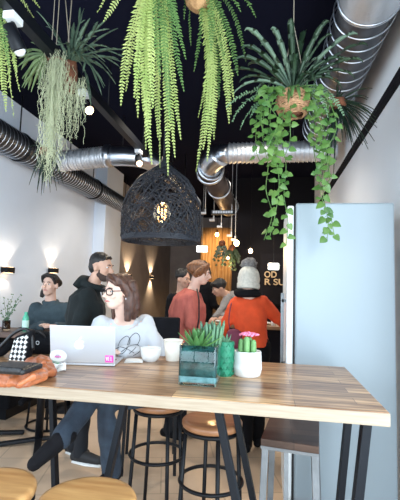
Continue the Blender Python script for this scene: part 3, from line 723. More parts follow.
# ---- woman in glasses at the table ---------------------------------
YC = 2.56
J = dict(head=atY(118.5, 291.5, 2.5), neck=atY(124.5, 317, 2.58), shR=atY(97, 325, 2.56), shL=atY(150, 323, 2.66), elR=atY(88, 352, 2.48), elL=atY(156, 356, 2.50),
         wrR=atY(84, 352, 2.27), wrL=atY(124, 359.5, 2.27), pelvis=V((-.69, 2.64, .84)), hipR=V((-.78, 2.62, .83)), hipL=V((-.60, 2.62, .83)),
         knR=atY(92, 396, 2.15), knL=atY(106, 402, 2.18))
J['wrR'].z = J['wrL'].z = 1.085
J['anR'] = atY(61, 439, 1.93); J['toR'] = atY(34, 464, 1.86); J['anL'] = atY(112, 474, 2.30); J['toL'] = J['anL']+V((-.05, -.17, -.05))
J['hdR'] = J['wrR']+V((.08, -.05, .0)); J['hdL'] = J['wrL']+V((-.08, -.03, 0))
t, R, g = person('woman in black glasses and pale grey top sitting behind the open laptop', (-.69, 2.6, 0), J, (-.56, -.83, -.05), skin='skinlight', top='whitetee', legs='jeans', hs=.98, voxel=.0065, vt=.010, brow='hairbrown')
P = H(g, R, .98)
b = MB()
b.ell(P(0, -.028, .040), (.083, .096, .084), R)
for sx in (-1, 1):
    b.loft([P(sx*.010, .066, .108), P(sx*.056, .046, .082), P(sx*.080, .004, .032), P(sx*.086, -.022, -.03), P(sx*.086, -.024, -.10), P(sx*.080, -.016, -.195)], [(.012, .022), (.014, .024), (.016, .028), (.020, .034), (.024, .036), (.010, .022)], 12)
    b.loft([P(sx*.05, -.055, .06), P(sx*.076, -.070, -.03), P(sx*.074, -.075, -.11), P(sx*.062, -.07, -.185)], [.045, .040, .040, .022], 12)
b.loft([P(0, -.06, .06), P(0, -.105, -.02), P(0, -.105, -.10), P(0, -.09, -.165)], [.06, .05, .05, .03], 12)
b.loft([P(.01, .075, .105), P(-.03, .088, .082), P(-.064, .060, .04)], [.012, .015, .008], 10)
b.remesh(.007, 3).jitter(.004, 16, 5).jitter(.002, 50, 8).build('hair', M['hairbrown'], t)
gl = MB()
for sx in (-1, 1):
    ring = []; n = 20
    for k in range(n+1):
        a = 2*PI*k/n; ca, sa = math.cos(a), math.sin(a); ring.append(P(sx*.034+.026*math.copysign(abs(ca)**.7, ca), .100-.012*abs(math.copysign(abs(ca)**.7, ca)*.5+sx*.5), .002+.021*math.copysign(abs(sa)**.7, sa)))
    gl.loft(ring, .0032, 6, cap=False); gl.loft([P(sx*.060, .093, .008), P(sx*.082, .03, .008), P(sx*.083, -.012, .0)], .0026, 6)
gl.loft([P(-.009, .106, .006), P(0, .110, .009), P(.009, .106, .006)], .003, 6)
gl.build('glasses', M['black'], t)
# line drawing printed on the top (thin raised cord lines on the chest)
from mathutils.bvhtree import BVHTree
sw = [o for o in t.children if o.name.startswith('sweater')][0]
bv = BVHTree.FromPolygons([tuple(v.co+OFF[sw.name]) for v in sw.data.vertices], [tuple(p.vertices) for p in sw.data.polygons])
e = MB()
for pts in (((118, 346), (121, 340), (127, 336), (130, 341), (126, 350), (121, 354), (117, 350)), ((126, 350), (130, 338), (136, 333), (140, 338), (136, 347), (129, 354)), ((121, 352), (130, 346), (138, 345), (140, 351), (133, 356)), ((114, 350), (120, 347), (127, 349), (134, 353))):
    out = []
    for q_ in smooth_path([V((x, y, 0)) for x, y in pts], 5):
        d = ray(q_.x, q_.y).normalized(); h = bv.ray_cast(V((0, 0, EYE)), d)
        if h[0] is not None: out.append(h[0]-d*.0015)
    if len(out) > 3: e.loft(out, .0017, 4, cap=False)
e.build('print', M['black'], t)

o = MB().ell(P(-.085, .0, -.045), (.005, .005, .010), seg=8, rings=6).build('earring', M['silver'], t)

# ---- woman in slate sweater at the bar table -----------------------
YA = 3.92
J = dict(head=atY(50, 285, 3.9), neck=atY(50.5, 302, 3.95), shR=atY(33, 309, YA), shL=atY(71, 309, YA), elR=atY(29, 331, 3.82), elL=atY(77, 331, 3.86), wrR=atY(41, 330, 3.62), wrL=atY(58, 330, 3.62))
J['wrR'].z = J['wrL'].z = 1.05
pv = atY(52, 348, 3.98); pv.z = .83
J.update(pelvis=pv, hipR=pv+V((-.09, -.02, 0)), hipL=pv+V((.09, -.02, 0)), knR=pv+V((-.13, -.22, -.10)), knL=pv+V((.13, -.22, -.10)), anR=pv+V((-.12, -.12, -.50)), anL=pv+V((.12, -.12, -.50)), toR=pv+V((-.13, -.28, -.54)), toL=pv+V((.13, -.28, -.54)))
t, R, g = person('dark haired woman in a slate sweater sitting at the bar table by the pale wall', (pv.x, pv.y, 0), J, (.02, -1, .06), top='teal', hs=1.0, loose=1.16)
P = H(g, R)
b = MB(); b.ell(P(0, -.028, .040), (.084, .098, .086), R); b.loft([P(-.075, .02, .02), P(-.06, .062, .085), P(0, .078, .108), P(.06, .062, .085), P(.075, .02, .02)], [.012, .018, .020, .018, .012], 10)
b.ell(P(-.03, -.11, .03), (.045, .045, .045), R); b.loft([P(.06, -.06, .0), P(.085, -.04, -.07), P(.09, -.01, -.13)], [.035, .032, .02], 10)
b.remesh(.009, 4).jitter(.005, 22, 4).build('hair', M['hairdark'], t)
b = MB(); b.ring(g['neck']+V((0, 0, .0)), .066, .022, V((0, -.2, 1)), 24, 8); b.build('collar', M['teal'], t)
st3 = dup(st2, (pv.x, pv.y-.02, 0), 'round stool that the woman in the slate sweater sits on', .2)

# ---- bearded man in hooded fleece ----------------------------------
YM = 3.22
J = dict(head=atY(101.5, 267, YM), neck=atY(92, 286, YM+.02), shR=atY(88, 297, YM-.17), shL=atY(86, 296, YM+.19), elR=atY(79, 327, YM-.22), elL=atY(92, 327, YM+.24), wrR=atY(96, 338, YM-.20), wrL=atY(108, 336, YM+.1),
         pelvis=atY(84, 352, YM+.02), hipR=atY(83, 357, YM-.09), hipL=atY(85, 357, YM+.11), knR=atY(84, 405, YM-.10), knL=atY(88, 403, YM+.12), anR=atY(80, 455, YM-.12), anL=atY(73, 447, YM+.16), toR=atY(99, 461, YM-.16), toL=atY(86, 453, YM+.12))
t, R, g = person('bearded man in a black hooded fleece standing in profile behind the laptop', (J['pelvis'].x, YM, 0), J, (1, -.14, -.12), top='hoodie', legs='darkjeans', shoes='sneaker', hs=1.02, skin='skin2', loose=1.22, hem=.10, tors=(.17, .125))
P = H(g, R, 1.02)
b = MB(); b.ell(P(0, -.024, .046), (.079, .096, .081), R); b.ell(P(0, -.05, .0), (.070, .066, .075), R); b.loft([P(-.050, .052, .078), P(0, .068, .090), P(.050, .052, .078)], [.010, .012, .010], 10)
b.remesh(.007, 3).jitter(.003, 40, 2).build('hair', M['hairdark'], t)
b = MB()
b.ell(P(0, .041, -.082), (.047, .050, .038), R); b.ell(P(0, .020, -.062), (.0605, .058, .040), R); b.ell(P(0, .02, -.03), (.0635, .03, .05), R)
b.loft([P(-.030, .082, -.052), P(0, .099, -.045), P(.030, .082, -.052)], [.006, .007, .006], 8)
b.remesh(.006, 2).build('beard', mat('stubble_beard', (.05, .028, .022), .9), t)
b = MB(); nk = g['neck']
b.loft([nk+V((-.10, 0, -.08)), nk+V((-.105, 0, .0)), nk+V((-.07, 0, .055)), nk+V((-.02, 0, .05))], [(.10, .05), (.12, .05), (.105, .045), (.085, .03)], 16, V((0, 0, 1)))
b.ring(nk+V((.01, 0, .005)), .085, .032, V((.35, 0, 1)), 24, 8)
b.remesh(.011, 4).jitter(.006, 12, 9).build('hood', M['hoodie'], t)

# ---- woman in salmon sweater ---------------------------------------
YD = 3.95
J = dict(head=atY(200.5, 273, YD), neck=atY(194, 288, YD+.02), shR=atY(190, 299, YD-.18), shL=atY(189, 297, YD+.19), elR=atY(192, 325, YD-.26), elL=atY(196, 325, YD+.24), wrR=atY(205, 336, YD-.25), wrL=atY(212, 330, YD+.15),
         pelvis=atY(184, 342, YD+.02), hipR=atY(184, 347, YD-.08), hipL=atY(185, 347, YD+.1), knR=atY(177, 385, YD-.07), knL=atY(183, 383, YD+.1), anR=atY(169, 416, YD-.06), anL=atY(181, 409, YD+.12), toR=atY(183, 420, YD-.08), toL=atY(194, 413, YD+.08))
for k in ('anR', 'anL'): J[k].z = .075
for k in ('toR', 'toL'): J[k].z = .04
t, R, g = person('ginger haired woman in a salmon sweater with a thin black shoulder strap', (J['pelvis'].x, YD, 0), J, (1, .05, -.18), top='salmon', legs='darkjeans', shoes='boot', loose=1.34, hem=.02, hs=.98, tors=(.16, .13))
P = H(g, R, .98)
b = MB(); b.ell(P(0, -.028, .042), (.088, .102, .088), R); b.ell(P(0, -.105, .035), (.05, .05, .055), R)
for sx in (-1, 1): b.loft([P(sx*.02, .068, .105), P(sx*.066, .050, .066), P(sx*.082, .005, .005), P(sx*.072, -.05, -.05)], [(.012, .022), (.016, .034), (.018, .045), (.02, .03)], 10)
b.loft([P(.06, .055, .05), P(.066, .06, .0), P(.060, .062, -.06)], [.010, .008, .004], 8)
b.remesh(.009, 4).jitter(.006, 22, 2).build('hair', M['hairginger'], t)
b = MB(); b.loft([atY(197, 289, YD-.20), atY(199, 300, YD-.305), atY(199, 318, YD-.345), atY(195, 345, YD-.33)], .007, 6); b.build('strap', M['black'], t)

# ---- woman in orange -----------------------------------------------
YO = 3.72
J = dict(head=atY(249, 281, YO), neck=atY(249, 295, YO-.02), shL=atY(234.5, 304, YO), shR=atY(265, 303.5, YO), elL=atY(224, 327, YO-.02), elR=atY(277, 318, YO+.1), wrL=atY(229, 341, YO+.18), wrR=atY(285, 325, YO+.26),
         pelvis=atY(252, 346, YO), hipL=atY(244, 350, YO), hipR=atY(260, 350, YO), knL=atY(246, 400, YO+.03), knR=atY(259, 398, YO+.05), anL=atY(246.5, 443, YO), anR=atY(258, 436, YO+.15), toL=atY(247, 440, YO+.2), toR=atY(260, 432, YO+.33))
for k in ('anL', 'anR'): J[k].z = .085
for k in ('toL', 'toR'): J[k].z = .045
t, R, g = person('woman in a bright orange sweater and cream beanie seen from behind', (J['pelvis'].x, YO, 0), J, (.25, .96, -.1), top='orange', legs='blackcloth', shoes='boot', loose=1.12, hem=.01, face=False)
P = H(g, R)
b = MB(); b.ell(P(0, -.012, .04), (.098, .112, .105), R); b.loft([P(0, -.012, -.05), P(0, -.012, .03)], [(.098, .105), (.104, .112)], 24, V((0, 1, 0)))
b.remesh(.010, 4).build('beanie', M['hat'], t)
b = MB(); b.loft([P(0, -.012, -.075), P(0, -.012, -.02)], [(.105, .112), (.105, .112)], 28, V((0, 1, 0))); b.remesh(.010, 3).build('beanie_cuff', M['hat'], t)
b = MB(); b.ell(P(0, -.02, .155), (.078, .062, .056), R); b.jitter(.02, 40, 3); b.jitter(.01, 90, 5).build('pompom', M['pom'], t)
b = MB(); b.ring(P(0, -.03, -.115), .088, .035, V((0, 0, 1)), 28, 10); b.remesh(.012, 3).jitter(.008, 14, 7).build('scarf', M['blackcloth'], t)
p = atY(233, 338, 3.5); t = thing('handbag', 'maroon bag hanging at the left side of the orange sweater', 'bag', p-V((0, 0, .1)))
b = MB(); b.ell(p, (.075, .05, .10), seg=16); b.jitter(.03, 9, 6); b.build('body', M['maroon'], t)
b = MB(); b.loft(smooth_path([p+V((-.03, 0, .07)), atY(229, 318, 3.53), atY(232, 301, 3.70), atY(236, 297, 3.80)]), .005, 6); b.build('strap', M['maroon'], t)

# ---- grey leaning person behind the counter ------------------------
YG = 5.75
J = dict(head=atY(219, 288, 5.55), neck=atY(225.5, 294, YG-.08), shR=atY(227, 298, YG-.18), shL=atY(235, 296, YG+.14), elR=atY(222, 309, YG-.38), elL=atY(236, 312, YG-.1), wrR=atY(215, 316, YG-.55), wrL=atY(224, 317, YG-.5),
         pelvis=atY(243, 318, YG+.08), hipR=atY(242, 322, YG), hipL=atY(246, 322, YG+.16))
J['wrR'].z = J['wrL'].z = 1.09
for s in 'RL':
    h = J['hip'+s]; J['kn'+s] = V((h.x, h.y, .48)); J['an'+s] = V((h.x+.02, h.y, .08)); J['to'+s] = V((h.x-.14, h.y-.05, .045))
t, R, g = person('dark haired person in grey marl sweater leaning over the service counter', (J['pelvis'].x, YG, 0), J, (-.85, -.35, -.38), top='greycloth', legs='blackcloth', face=True, skin='skin2', voxel=.012)
P = H(g, R); b = MB(); b.ell(P(0, -.024, .046), (.092, .104, .088), R); b.loft([P(-.055, .06, .075), P(0, .08, .092), P(.055, .06, .075)], [.02, .024, .02], 10); b.remesh(.011, 3).jitter(.008, 20, 1).build('hair', M['hairdark'], t)

# ---- two dark figures behind the salmon sweater ---------------------
def simple_stand(px, Y, label, fwd, hair, skin='skin2', top='blackcloth', sc=1.0, big=0):
    hd = atY(*px, Y); f = V((fwd[0], fwd[1], 0)).normalized(); r = V((f.y, -f.x, 0)); h0 = hd.z
    q = lambda a, z, k=0: V((hd.x, hd.y, 0)) + r*a + f*k + V((0, 0, z))
    J = dict(head=hd, neck=q(0, h0-.16, -.03), shR=q(.17, h0-.25, -.04), shL=q(-.17, h0-.25, -.04), elR=q(.23, h0-.53, -.02), elL=q(-.23, h0-.53, -.02), wrR=q(.19, h0-.60, .2), wrL=q(-.19, h0-.60, .2), pelvis=q(0, h0-.72, -.03), hipR=q(.09, h0-.76), hipL=q(-.09, h0-.76), knR=q(.10, .48, .02), knL=q(-.10, .48, .02), anR=q(.10, .08, -.02), anL=q(-.10, .08, -.02), toR=q(.11, .045, .14), toL=q(-.11, .045, .14))
    t, R, g = person(label, (hd.x, hd.y, 0), J, fwd, skin=skin, top=top, legs='blackcloth', voxel=.012, loose=1.15)
    P = H(g, R); b = MB(); b.ell(P(0, -.028, .046), (.088+big, .10+big, .088+big), R)
    if big: b.loft([P(0, -.08, .02), P(0, -.10, -.12), P(0, -.09, -.22)], [.10, .10, .06], 12); b.loft([P(.07, .0, .06), P(.09, .0, -.06), P(.08, -.02, -.18)], [.04, .045, .03], 10); b.loft([P(-.07, .0, .06), P(-.09, .0, -.06), P(-.08, -.02, -.18)], [.04, .045, .03], 10)
    b.remesh(.011, 3).jitter(.010, 20, 1).build('hair', M[hair], t); return t
simple_stand((183.5, 279), 4.95, 'person in black jacket half hidden to the left of the salmon sweater', (.8, -.5, -.1), 'hairdark')
simple_stand((204, 270), 6.1, 'person with long black hair dressed in black beyond the ginger haired woman', (.5, .85, -.05), 'hairdark', big=.012)

# ================================================================== THINGS ON THE TABLE
T = 1.05
# laptop
l0 = atZ(51.5, 364, T+.004); l1 = atZ(114, 366, T+.004); yy = (l0.y+l1.y)/2; ax = V((l1.x-l0.x, l1.y-l0.y, 0)); W_ = ax.length; ax.normalize(); bk = V((-ax.y, ax.x, 0))
top = atY(78, 326.5, l0.y-.045); hh = top.z-T-.014; tilt = V((0, 0, 1))*hh - bk*.045; tl = tilt.length; tu = tilt.normalized(); nrm = ax.cross(tu)*-1   # towards the camera
if nrm.y > 0: nrm = -nrm
org = V((l0.x, l0.y, T+.014))
t = thing('laptop', 'open silver laptop with stickers in front of the woman in glasses', 'laptop', (l0.x+ax.x*W_/2, l0.y+.1, T))
Rl = Matrix((ax, bk, V((0, 0, 1)))).transposed()
b = MB(); b.box((-.004, .0, .0015), (W_+.004, .215, .013), Rl, V((l0.x, l0.y, T))); b.build('base', M['silver'], t, smooth=False, bevel=.004)
Rk = Matrix((ax, tu, nrm)).transposed()
L = lambda x, y, z: org + Rk @ V((x, y, z))
b = MB(); b.box((-.006, 0, -.007), (W_+.006, tl, 0), Rk, org); b.build('lid', M['silver'], t, smooth=False, bevel=.003)
b = MB(); b.box((.008, .012, -.0085), (W_-.008, tl-.008, -.0072), Rk, org); b.build('screen', M['black'], t, smooth=False)
b = MB(); b.box((.015, .05, .0132), (W_-.015, .14, .0142), Rl, V((l0.x, l0.y, T))); b.build('keyboard', M['black'], t, smooth=False)
def disc(b, cx, cy, rx, ry, z0, z1, n=28, rot=0):
    vs = []; 
    for z in (z0, z1):
        for k in range(n): a = 2*PI*k/n; x, y = rx*math.cos(a), ry*math.sin(a); vs.append(L(cx+x*math.cos(rot)-y*math.sin(rot), cy+x*math.sin(rot)+y*math.cos(rot), z))
    b.add(vs, [tuple(range(n, 2*n)), tuple(reversed(range(n)))]+[(k, (k+1) % n, n+(k+1) % n, n+k) for k in range(n)])
# apple-shaped emblem: outline with a bite and a leaf
b = MB(); cx, cy, s = W_*.45, tl*.50, .026; out = []
for k in range(48):
    a = 2*PI*k/48; r = 1 - .16*max(0, math.cos(a-PI/2))**6 - .09*max(0, math.cos(a+PI/2))**8
    x, y = r*math.cos(a)*.92, r*math.sin(a)
    d = math.hypot(x-1.08, y-.12)
    if d < .42: x = 1.08-(math.sqrt(max(0, .42**2-(y-.12)**2)))
    out.append((x*s, y*s))
n = len(out); vs = [L(cx+x, cy+y, z) for z in (.0002, .0012) for x, y in out]
b.add(vs, [tuple(range(n, 2*n))]+[(k, (k+1) % n, n+(k+1) % n, n+k) for k in range(n)])
disc(b, cx+.005, cy+.033, .010, .005, .0002, .0012, 14, .9)
b.build('emblem', M['applelogo'], t, smooth=False)
b = MB(); disc(b, .035, .035, .044, .032, .0002, .001); o = b.build('oval_sticker', M['paper'], t, smooth=False); o['label'] = 'white oval sticker with a small pink and grey print'
b = MB(); disc(b, .033, .033, .014, .012, .001, .0016, 6); b.mi = 1
for i in range(4): b.box((.018+i*.009, .027, .0016), (.024+i*.009, .034, .002), Rk, org)
b.build('print', [mat('sticker_print', (.50, .42, .52), .6), M['pink']], o, smooth=False)
b = MB(); b.box((W_-.046, .008, .0002), (W_-.004, .046, .0012), Rk, org); o = b.build('square_sticker', M['pink'], t, smooth=False); o['label'] = 'magenta square sticker with white letters'
b = MB()
for x0, y0, x1, y1 in ((-.016, .012, -.012, -.010), (-.008, .012, -.012, -.010), (-.004, .012, -.004, -.010), (-.004, .012, .004, .012), (-.004, .001, .003, .001), (-.004, -.010, .004, -.010), (.009, .012, .009, -.010), (.009, -.010, .016, -.010)):
    b.bar(L(W_-.025+x0, .027+y0, .0015), L(W_-.025+x1, .027+y1, .0015), .0032, .001)
b.build('lettering', M['paper'], o, smooth=False)

# glass vase with succulents
v0 = atZ(176.5, 386.5, T); v1 = atZ(216.5, 387, T); vy = (v0.y+v1.y)/2+.004; vw = v1.x-v0.x; vz = atY(196, 346, vy).z
cx, cy = (v0.x+v1.x)/2, vy+vw/2
t = thing('glass_vase', 'square teal glass vase planted with succulents on the table', 'vase', (cx, cy, T))
def sqloop(h, r, n=6):
    out = []
    for sx, sy, a0 in ((1, 1, 0), (-1, 1, PI/2), (-1, -1, PI), (1, -1, 1.5*PI)):
        for k in range(n): a = a0+PI/2*k/(n-1); out.append(V((cx+sx*(h-r)+r*math.cos(a), cy+sy*(h-r)+r*math.sin(a), 0)))
    return out
def sqtube(b, loops, closed=True):
    vs = []; fs = []; n = 24
    for h, r, z in loops: vs += [p+V((0, 0, z)) for p in sqloop(h, r)]
    for i in range(len(loops)-1):
        for k in range(n): fs.append((i*n+k, i*n+(k+1) % n, (i+1)*n+(k+1) % n, (i+1)*n+k))
    fs.append(tuple(reversed(range(n)))); fs.append(tuple(range((len(loops)-1)*n, len(loops)*n))); b.add(vs, fs)
hw = vw/2
b = MB(); sqtube(b, [(hw-.004, .010, T), (hw, .012, T+.005), (hw, .012, vz-.003), (hw-.002, .010, vz), (hw-.008, .006, vz), (hw-.009, .006, vz-.004), (hw-.009, .006, T+.014)]); b.build('glass', M['glass'], t)
b = MB(); sqtube(b, [(hw-.0075, .006, T+.0135), (hw-.0075, .006, T+.040)]); b.jitter(.0006, 60, 1).build('sand', M['pebble'], t)
b = MB(); sqtube(b, [(hw-.0075, .006, T+.0395), (hw-.0075, .006, T+.07), (hw-.0075, .006, vz-.022)]); b.build('gravel', M['soil'], t)
b = MB()
for i in range(70):
    a = rnd.uniform(0, 2*PI); r = rnd.uniform(0, hw-.025); b.ell((cx+r*math.cos(a), cy+r*math.sin(a), vz-.025+rnd.uniform(-.004, .006)), (.012, .012, .009), seg=7, rings=5)
b.build('moss', M['moss'], t)
def blade(b, p, d, L_, w, th, bend=.3, n=6, up=V((0, 0, 1))):
    """thick pointed succulent leaf"""
    pts = []; rad = []
    for k in range(n+1):
        f = k/n; pts.append(V(p)+d*(L_*f)+up*(bend*L_*f*f)); ww = w*(.55+.9*f)*(1-f**3)+.0006; rad.append((ww, th*(1-f**2)+.0006))
    b.loft(pts, rad, 8, up)
def rosette(name, c, n, L_, w, m, parent, elev=(.25, 1.3), label=None):
    for i in range(n):
        f = i/n; a = i*2.399; e = elev[0]+(elev[1]-elev[0])*f; d = V((math.cos(a)*math.cos(e), math.sin(a)*math.cos(e), math.sin(e)))
        b = MB(); blade(b, V(c)+V((d.x, d.y, 0))*.006, d, L_*(1-.35*f)*rnd.uniform(.9, 1.1), w, w*.32, .25); b.build(name, m, parent)
ps = atY(197, 338, cy); rosette('agave_leaf', (cx-.012, cy-.01, vz-.02), 26, .105, .014, M['succ'], t, (.30, 1.35))
for i in range(30):
    a = i*2.399; r = .007*math.sqrt(i); c = V((cx+.045+r*math.cos(a), cy+.03+r*math.sin(a), vz-.02)); d = V((math.cos(a)*.035*math.sqrt(i)*.9, math.sin(a)*.035*math.sqrt(i)*.9, 1)).normalized()
    b = MB(); h = rnd.uniform(.08, .125); pts = [c+d*(h*f) for f in (0, .3, .6, .85, 1)]; b.loft(pts, [.0055, .0068, .0072, .0065, .002], 8); b.build('finger_leaf', M['succ2'], t)
# emerald knitted pot
p = atZ(223, 377, T); p.y += .04
t = thing('knitted_pot', 'emerald green textured pot between the glass vase and the white pot', 'plant pot', p)
rr = (atY(232, 360, p.y).x-atY(213.5, 360, p.y).x)/2; pz = atY(223, 341, p.y).z-T
b = MB(); prof = [(rr*.88, 0)]
for k in range(1, 30): f = k/29; prof.append((rr*(.90+.10*math.sin(f*PI*.8))+(.0025 if k % 2 else 0), pz*f))
prof += [(rr-.008, pz), (rr-.009, pz-.03), (.002, pz-.03)]
b.lathe((p.x, p.y, T), prof, 36, cap=False)
for k in range(9):
    for j in range(6):
        a = 2*PI*(k+(j % 2)*.5)/9; z = pz*(j+.5)/6; rad = rr*.985; b.loft([(p.x+(rad)*math.cos(a-.2), p.y+rad*math.sin(a-.2), T+z-.008), (p.x+(rad+.003)*math.cos(a), p.y+(rad+.003)*math.sin(a), T+z+.008), (p.x+rad*math.cos(a+.2), p.y+rad*math.sin(a+.2), T+z-.008)], .003, 5)
b.build('pot', M['emerald'], t)
for i in range(16):
    a = i*2.399; d = V((math.cos(a)*.35, math.sin(a)*.35, 1)).normalized(); b = MB(); blade(b, (p.x+.012*math.cos(a), p.y+.012*math.sin(a), T+pz-.03), d, rnd.uniform(.045, .075), .008, .004, .1); b.build('leaf', M['succ2'], t)
# white pot with cacti
p = atZ(246.5, 377.5, T); p.y += .05
r1 = (atY(261.3, 360, p.y).x-atY(231.7, 360, p.y).x)/2; pz = atY(246, 350.5, p.y).z-T
t = thing('cactus_pot', 'white ribbed pot holding green cacti with a pink bloom on the table', 'plant pot', (p.x, p.y, T))
MB().lathe((p.x, p.y, T), [(r1*.80, 0), (r1*.90, .004), (r1*.99, pz*.30), (r1, pz*.36), (r1*.985, pz*.37), (r1*.97, pz*.55), (r1*.975, pz*.56), (r1*.93, pz*.97), (r1*.91, pz), (r1*.86, pz), (r1*.84, pz-.012), (.002, pz-.014)], 40, cap=False).build('pot', M['white'], t)
MB().lathe((p.x, p.y, T+pz-.016), [(r1*.83, 0), (r1*.8, .006), (.003, .008)], 24).build('soil', M['moss'], t)
def cactus(c, r, h):
    b = MB(); n = 20; prof = [(.75, 0), (.98, .12), (1, .4), (.98, .75), (.8, .92), (.4, .99), (.02, 1)]; vs = []; fs = []
    for rr_, z in prof:
        for k in range(n): a = 2*PI*k/n; q = r*rr_*(1 if k % 2 else .80); vs.append(V(c)+V((q*math.cos(a), q*math.sin(a), h*z)))
    for i in range(len(prof)-1):
        for k in range(n): fs.append((i*n+k, i*n+(k+1) % n, (i+1)*n+(k+1) % n, (i+1)*n+k))
    b.add(vs, fs); b.build('cactus', M['cactus'], t)
for dx, dy, r, h in ((-.030, -.010, .016, .072), (-.004, -.026, .0165, .085), (.028, -.012, .016, .070), (.008, .018, .016, .080)): cactus((p.x+dx, p.y+dy, T+pz-.014), r, h)
b = MB(); fc = V((p.x+.006, p.y+.004, T+pz+.072))
for i in range(46):
    a = i*2.399; q = .0058*math.sqrt(i); b.ell(fc+V((q*math.cos(a)*1.2, q*math.sin(a)*.8, .014-.25*q+rnd.uniform(-.002, .004))), (.0075, .0075, .006), seg=7, rings=5)
b.build('bloom', M['pinkflower'], t)
# mug and paper cup
p = atZ(148, 362.5, T); p.y += .045; rm = (atY(158, 352, p.y).x-atY(138, 352, p.y).x)/2; mz = atY(148, 347.5, p.y).z-T
t = thing('white_mug', 'round white coffee cup on the table by the elbow of the woman in glasses', 'cup', (p.x, p.y, T))
b = MB(); b.lathe((p.x, p.y, T), [(rm*.55, 0), (rm*.60, .003), (rm*.80, mz*.22), (rm*.96, mz*.55), (rm, mz*.97), (rm*.98, mz), (rm*.94, mz*.98), (rm*.90, mz*.6), (rm*.7, mz*.22), (.003, mz*.14)], 36, cap=False); b.build('bowl', M['white'], t)
MB().ring((p.x+rm*.35, p.y+rm*.95, T+mz*.55), mz*.28, .0055, V((1, -.37, 0)), 24, 8).build('handle', M['white'], t)
MB().lathe((p.x, p.y, T+mz*.80), [(rm*.90, 0), (.003, .001)], 28, cap=False).build('coffee', mat('coffee', (.08, .03, .012), .2), t)
p = atZ(171, 361.5, T); p.y += .04; rc = (atY(180.5, 340, p.y).x-atY(161.5, 340, p.y).x)/2; cz = atY(171, 339.5, p.y).z-T
t = thing('paper_cup', 'cream paper cup just behind the teal glass vase', 'cup', (p.x, p.y, T))
MB().lathe((p.x, p.y, T), [(rc*.70, 0), (rc*.71, .002), (rc*.97, cz-.004), (rc*.90, cz-.006), (rc*.66, .01), (.003, .009)], 32, cap=False).build('body', M['cream'], t)
MB().ring((p.x, p.y, T+cz-.003), rc*.965, .0035, seg=36).build('rolled_rim', M['cream'], t)
# napkin
p = atZ(130, 362.5, T)
def sheet(name, label, cat, c, sx, sy, rz, m, amp, z0, layers=1, sd=1):
    b = MB(); n = 10; R3 = Matrix.Rotation(rz, 3, 'Z')
    from mathutils import noise
    for l_ in range(layers):
        vs = []; fs = []
        for sgn in (1, 0):
            for i in range(n+1):
                for j in range(n+1):
                    q = R3 @ V(((i/n-.5)*sx*(1-.06*l_), (j/n-.5)*sy*(1-.08*l_), 0)); h = abs(noise.noise(q*16+V((sd, l_*3, 0))))*amp
                    vs.append(V(c)+q+V((0, 0, z0+l_*(.0022+amp*.25)+h+sgn*.0015)))
        m_ = (n+1)**2
        for i in range(n):
            for j in range(n): a = i*(n+1)+j; fs.append((a, a+n+1, a+n+2, a+1)); fs.append((m_+a, m_+a+1, m_+a+n+2, m_+a+n+1))
        for i in range(n):
            for a, c_ in ((i, i+1), (n*(n+1)+i+1, n*(n+1)+i), ((i+1)*(n+1), i*(n+1)), (i*(n+1)+n, (i+1)*(n+1)+n)): fs.append((a, c_, m_+c_, m_+a))
        b.add(vs, fs)
    o = b.build(name, m); tag(o, label, cat); rebase(o, V((c[0], c[1], T))); return o
sheet('paper_napkin', 'folded white paper napkin between the laptop and the coffee cup', 'napkin', (p.x+.015, p.y+.02, T), .10, .075, .25, M['paper'], .006, .001, 3)
p = atZ(52.5, 371, T)
o = sheet('paper_tissue', 'crumpled white tissue by the left corner of the laptop', 'tissue', (p.x+.012, p.y+.015, T), .085, .07, .5, M['paper'], .045, .001, 2, 5)
p = atZ(53.5, 365.5, T)
o = sheet('snack_wrapper', 'crumpled bright green wrapper just behind the white tissue', 'wrapper', (p.x, p.y+.025, T), .040, .045, .2, M['tinsel'], .02, .001, 2, 9)

# tan leather jacket, black pouch, patterned pouch, black bag
def blob(name, pts, rads, m, vox, jit, parent=None, freq=14, flat=None, sm=3, seed=1, fine=.006):
    b = MB(); b.limb(pts, rads, 14); b.remesh(vox, sm).jitter(jit, freq, seed).jitter(fine, freq*2.3, seed+3)
    b.v = [(x, y, max(z, T+.0015)) for x, y, z in b.v]; return b.build(name, m, parent)
q = lambda x, y, z=T: atZ(x, y, z)
t = thing('leather_jacket', 'crumpled tan leather jacket lying on the left end of the table', 'jacket', q(30, 378))
body = MB()
for pts, r in ((((-30, 377), (-5, 379), (22, 378), (44, 368)), (.050, .05, .052, .055)), (((40, 362), (47, 369), (36, 378), (12, 382)), (.045, .055, .045, .03)), (((30, 364), (40, 368), (48, 372)), (.05, .055, .04))):
    body.limb([q(*p_, T+.03) for p_ in pts], [min(.05, k*.78) for k in r], 14)
body.remesh(.009, 3).jitter(.018, 11, 2).jitter(.010, 30, 4).jitter(.004, 70, 5); body.v = [(x, y, max(z, T+.0015)) for x, y, z in body.v]
body.build('shell', M['leather'], t)
for k, (a, c_) in enumerate((((20, 383), (46, 375)), ((36, 364), (49, 368)))):
    b = MB(); b.limb([q(*a, T+.045), q((a[0]+c_[0])/2, (a[1]+c_[1])/2-2, T+.065), q(*c_, T+.04)], [.012, .016, .012]); b.remesh(.006, 2).jitter(.006, 25, k).build('collar_fold' if k else 'cuff', M['leather'], t)
a = q(-12, 371, T+.085); bX = q(32, 371, T+.085)
t = thing('flat_pouch', 'flat black leather pouch on top of the tan jacket', 'pouch', (a+bX)/2-V((0, 0, .02)))
b = MB(); b.box((a.x, a.y-.01, T+.078), (bX.x, a.y+.13, T+.102)); b.build('body', M['blackleather'], t, smooth=False, bevel=.010)
b = MB(); b.box((a.x, a.y-.014, T+.085), (bX.x-.01, a.y+.08, T+.107)); b.build('flap', M['blackleather'], t, smooth=False, bevel=.006)
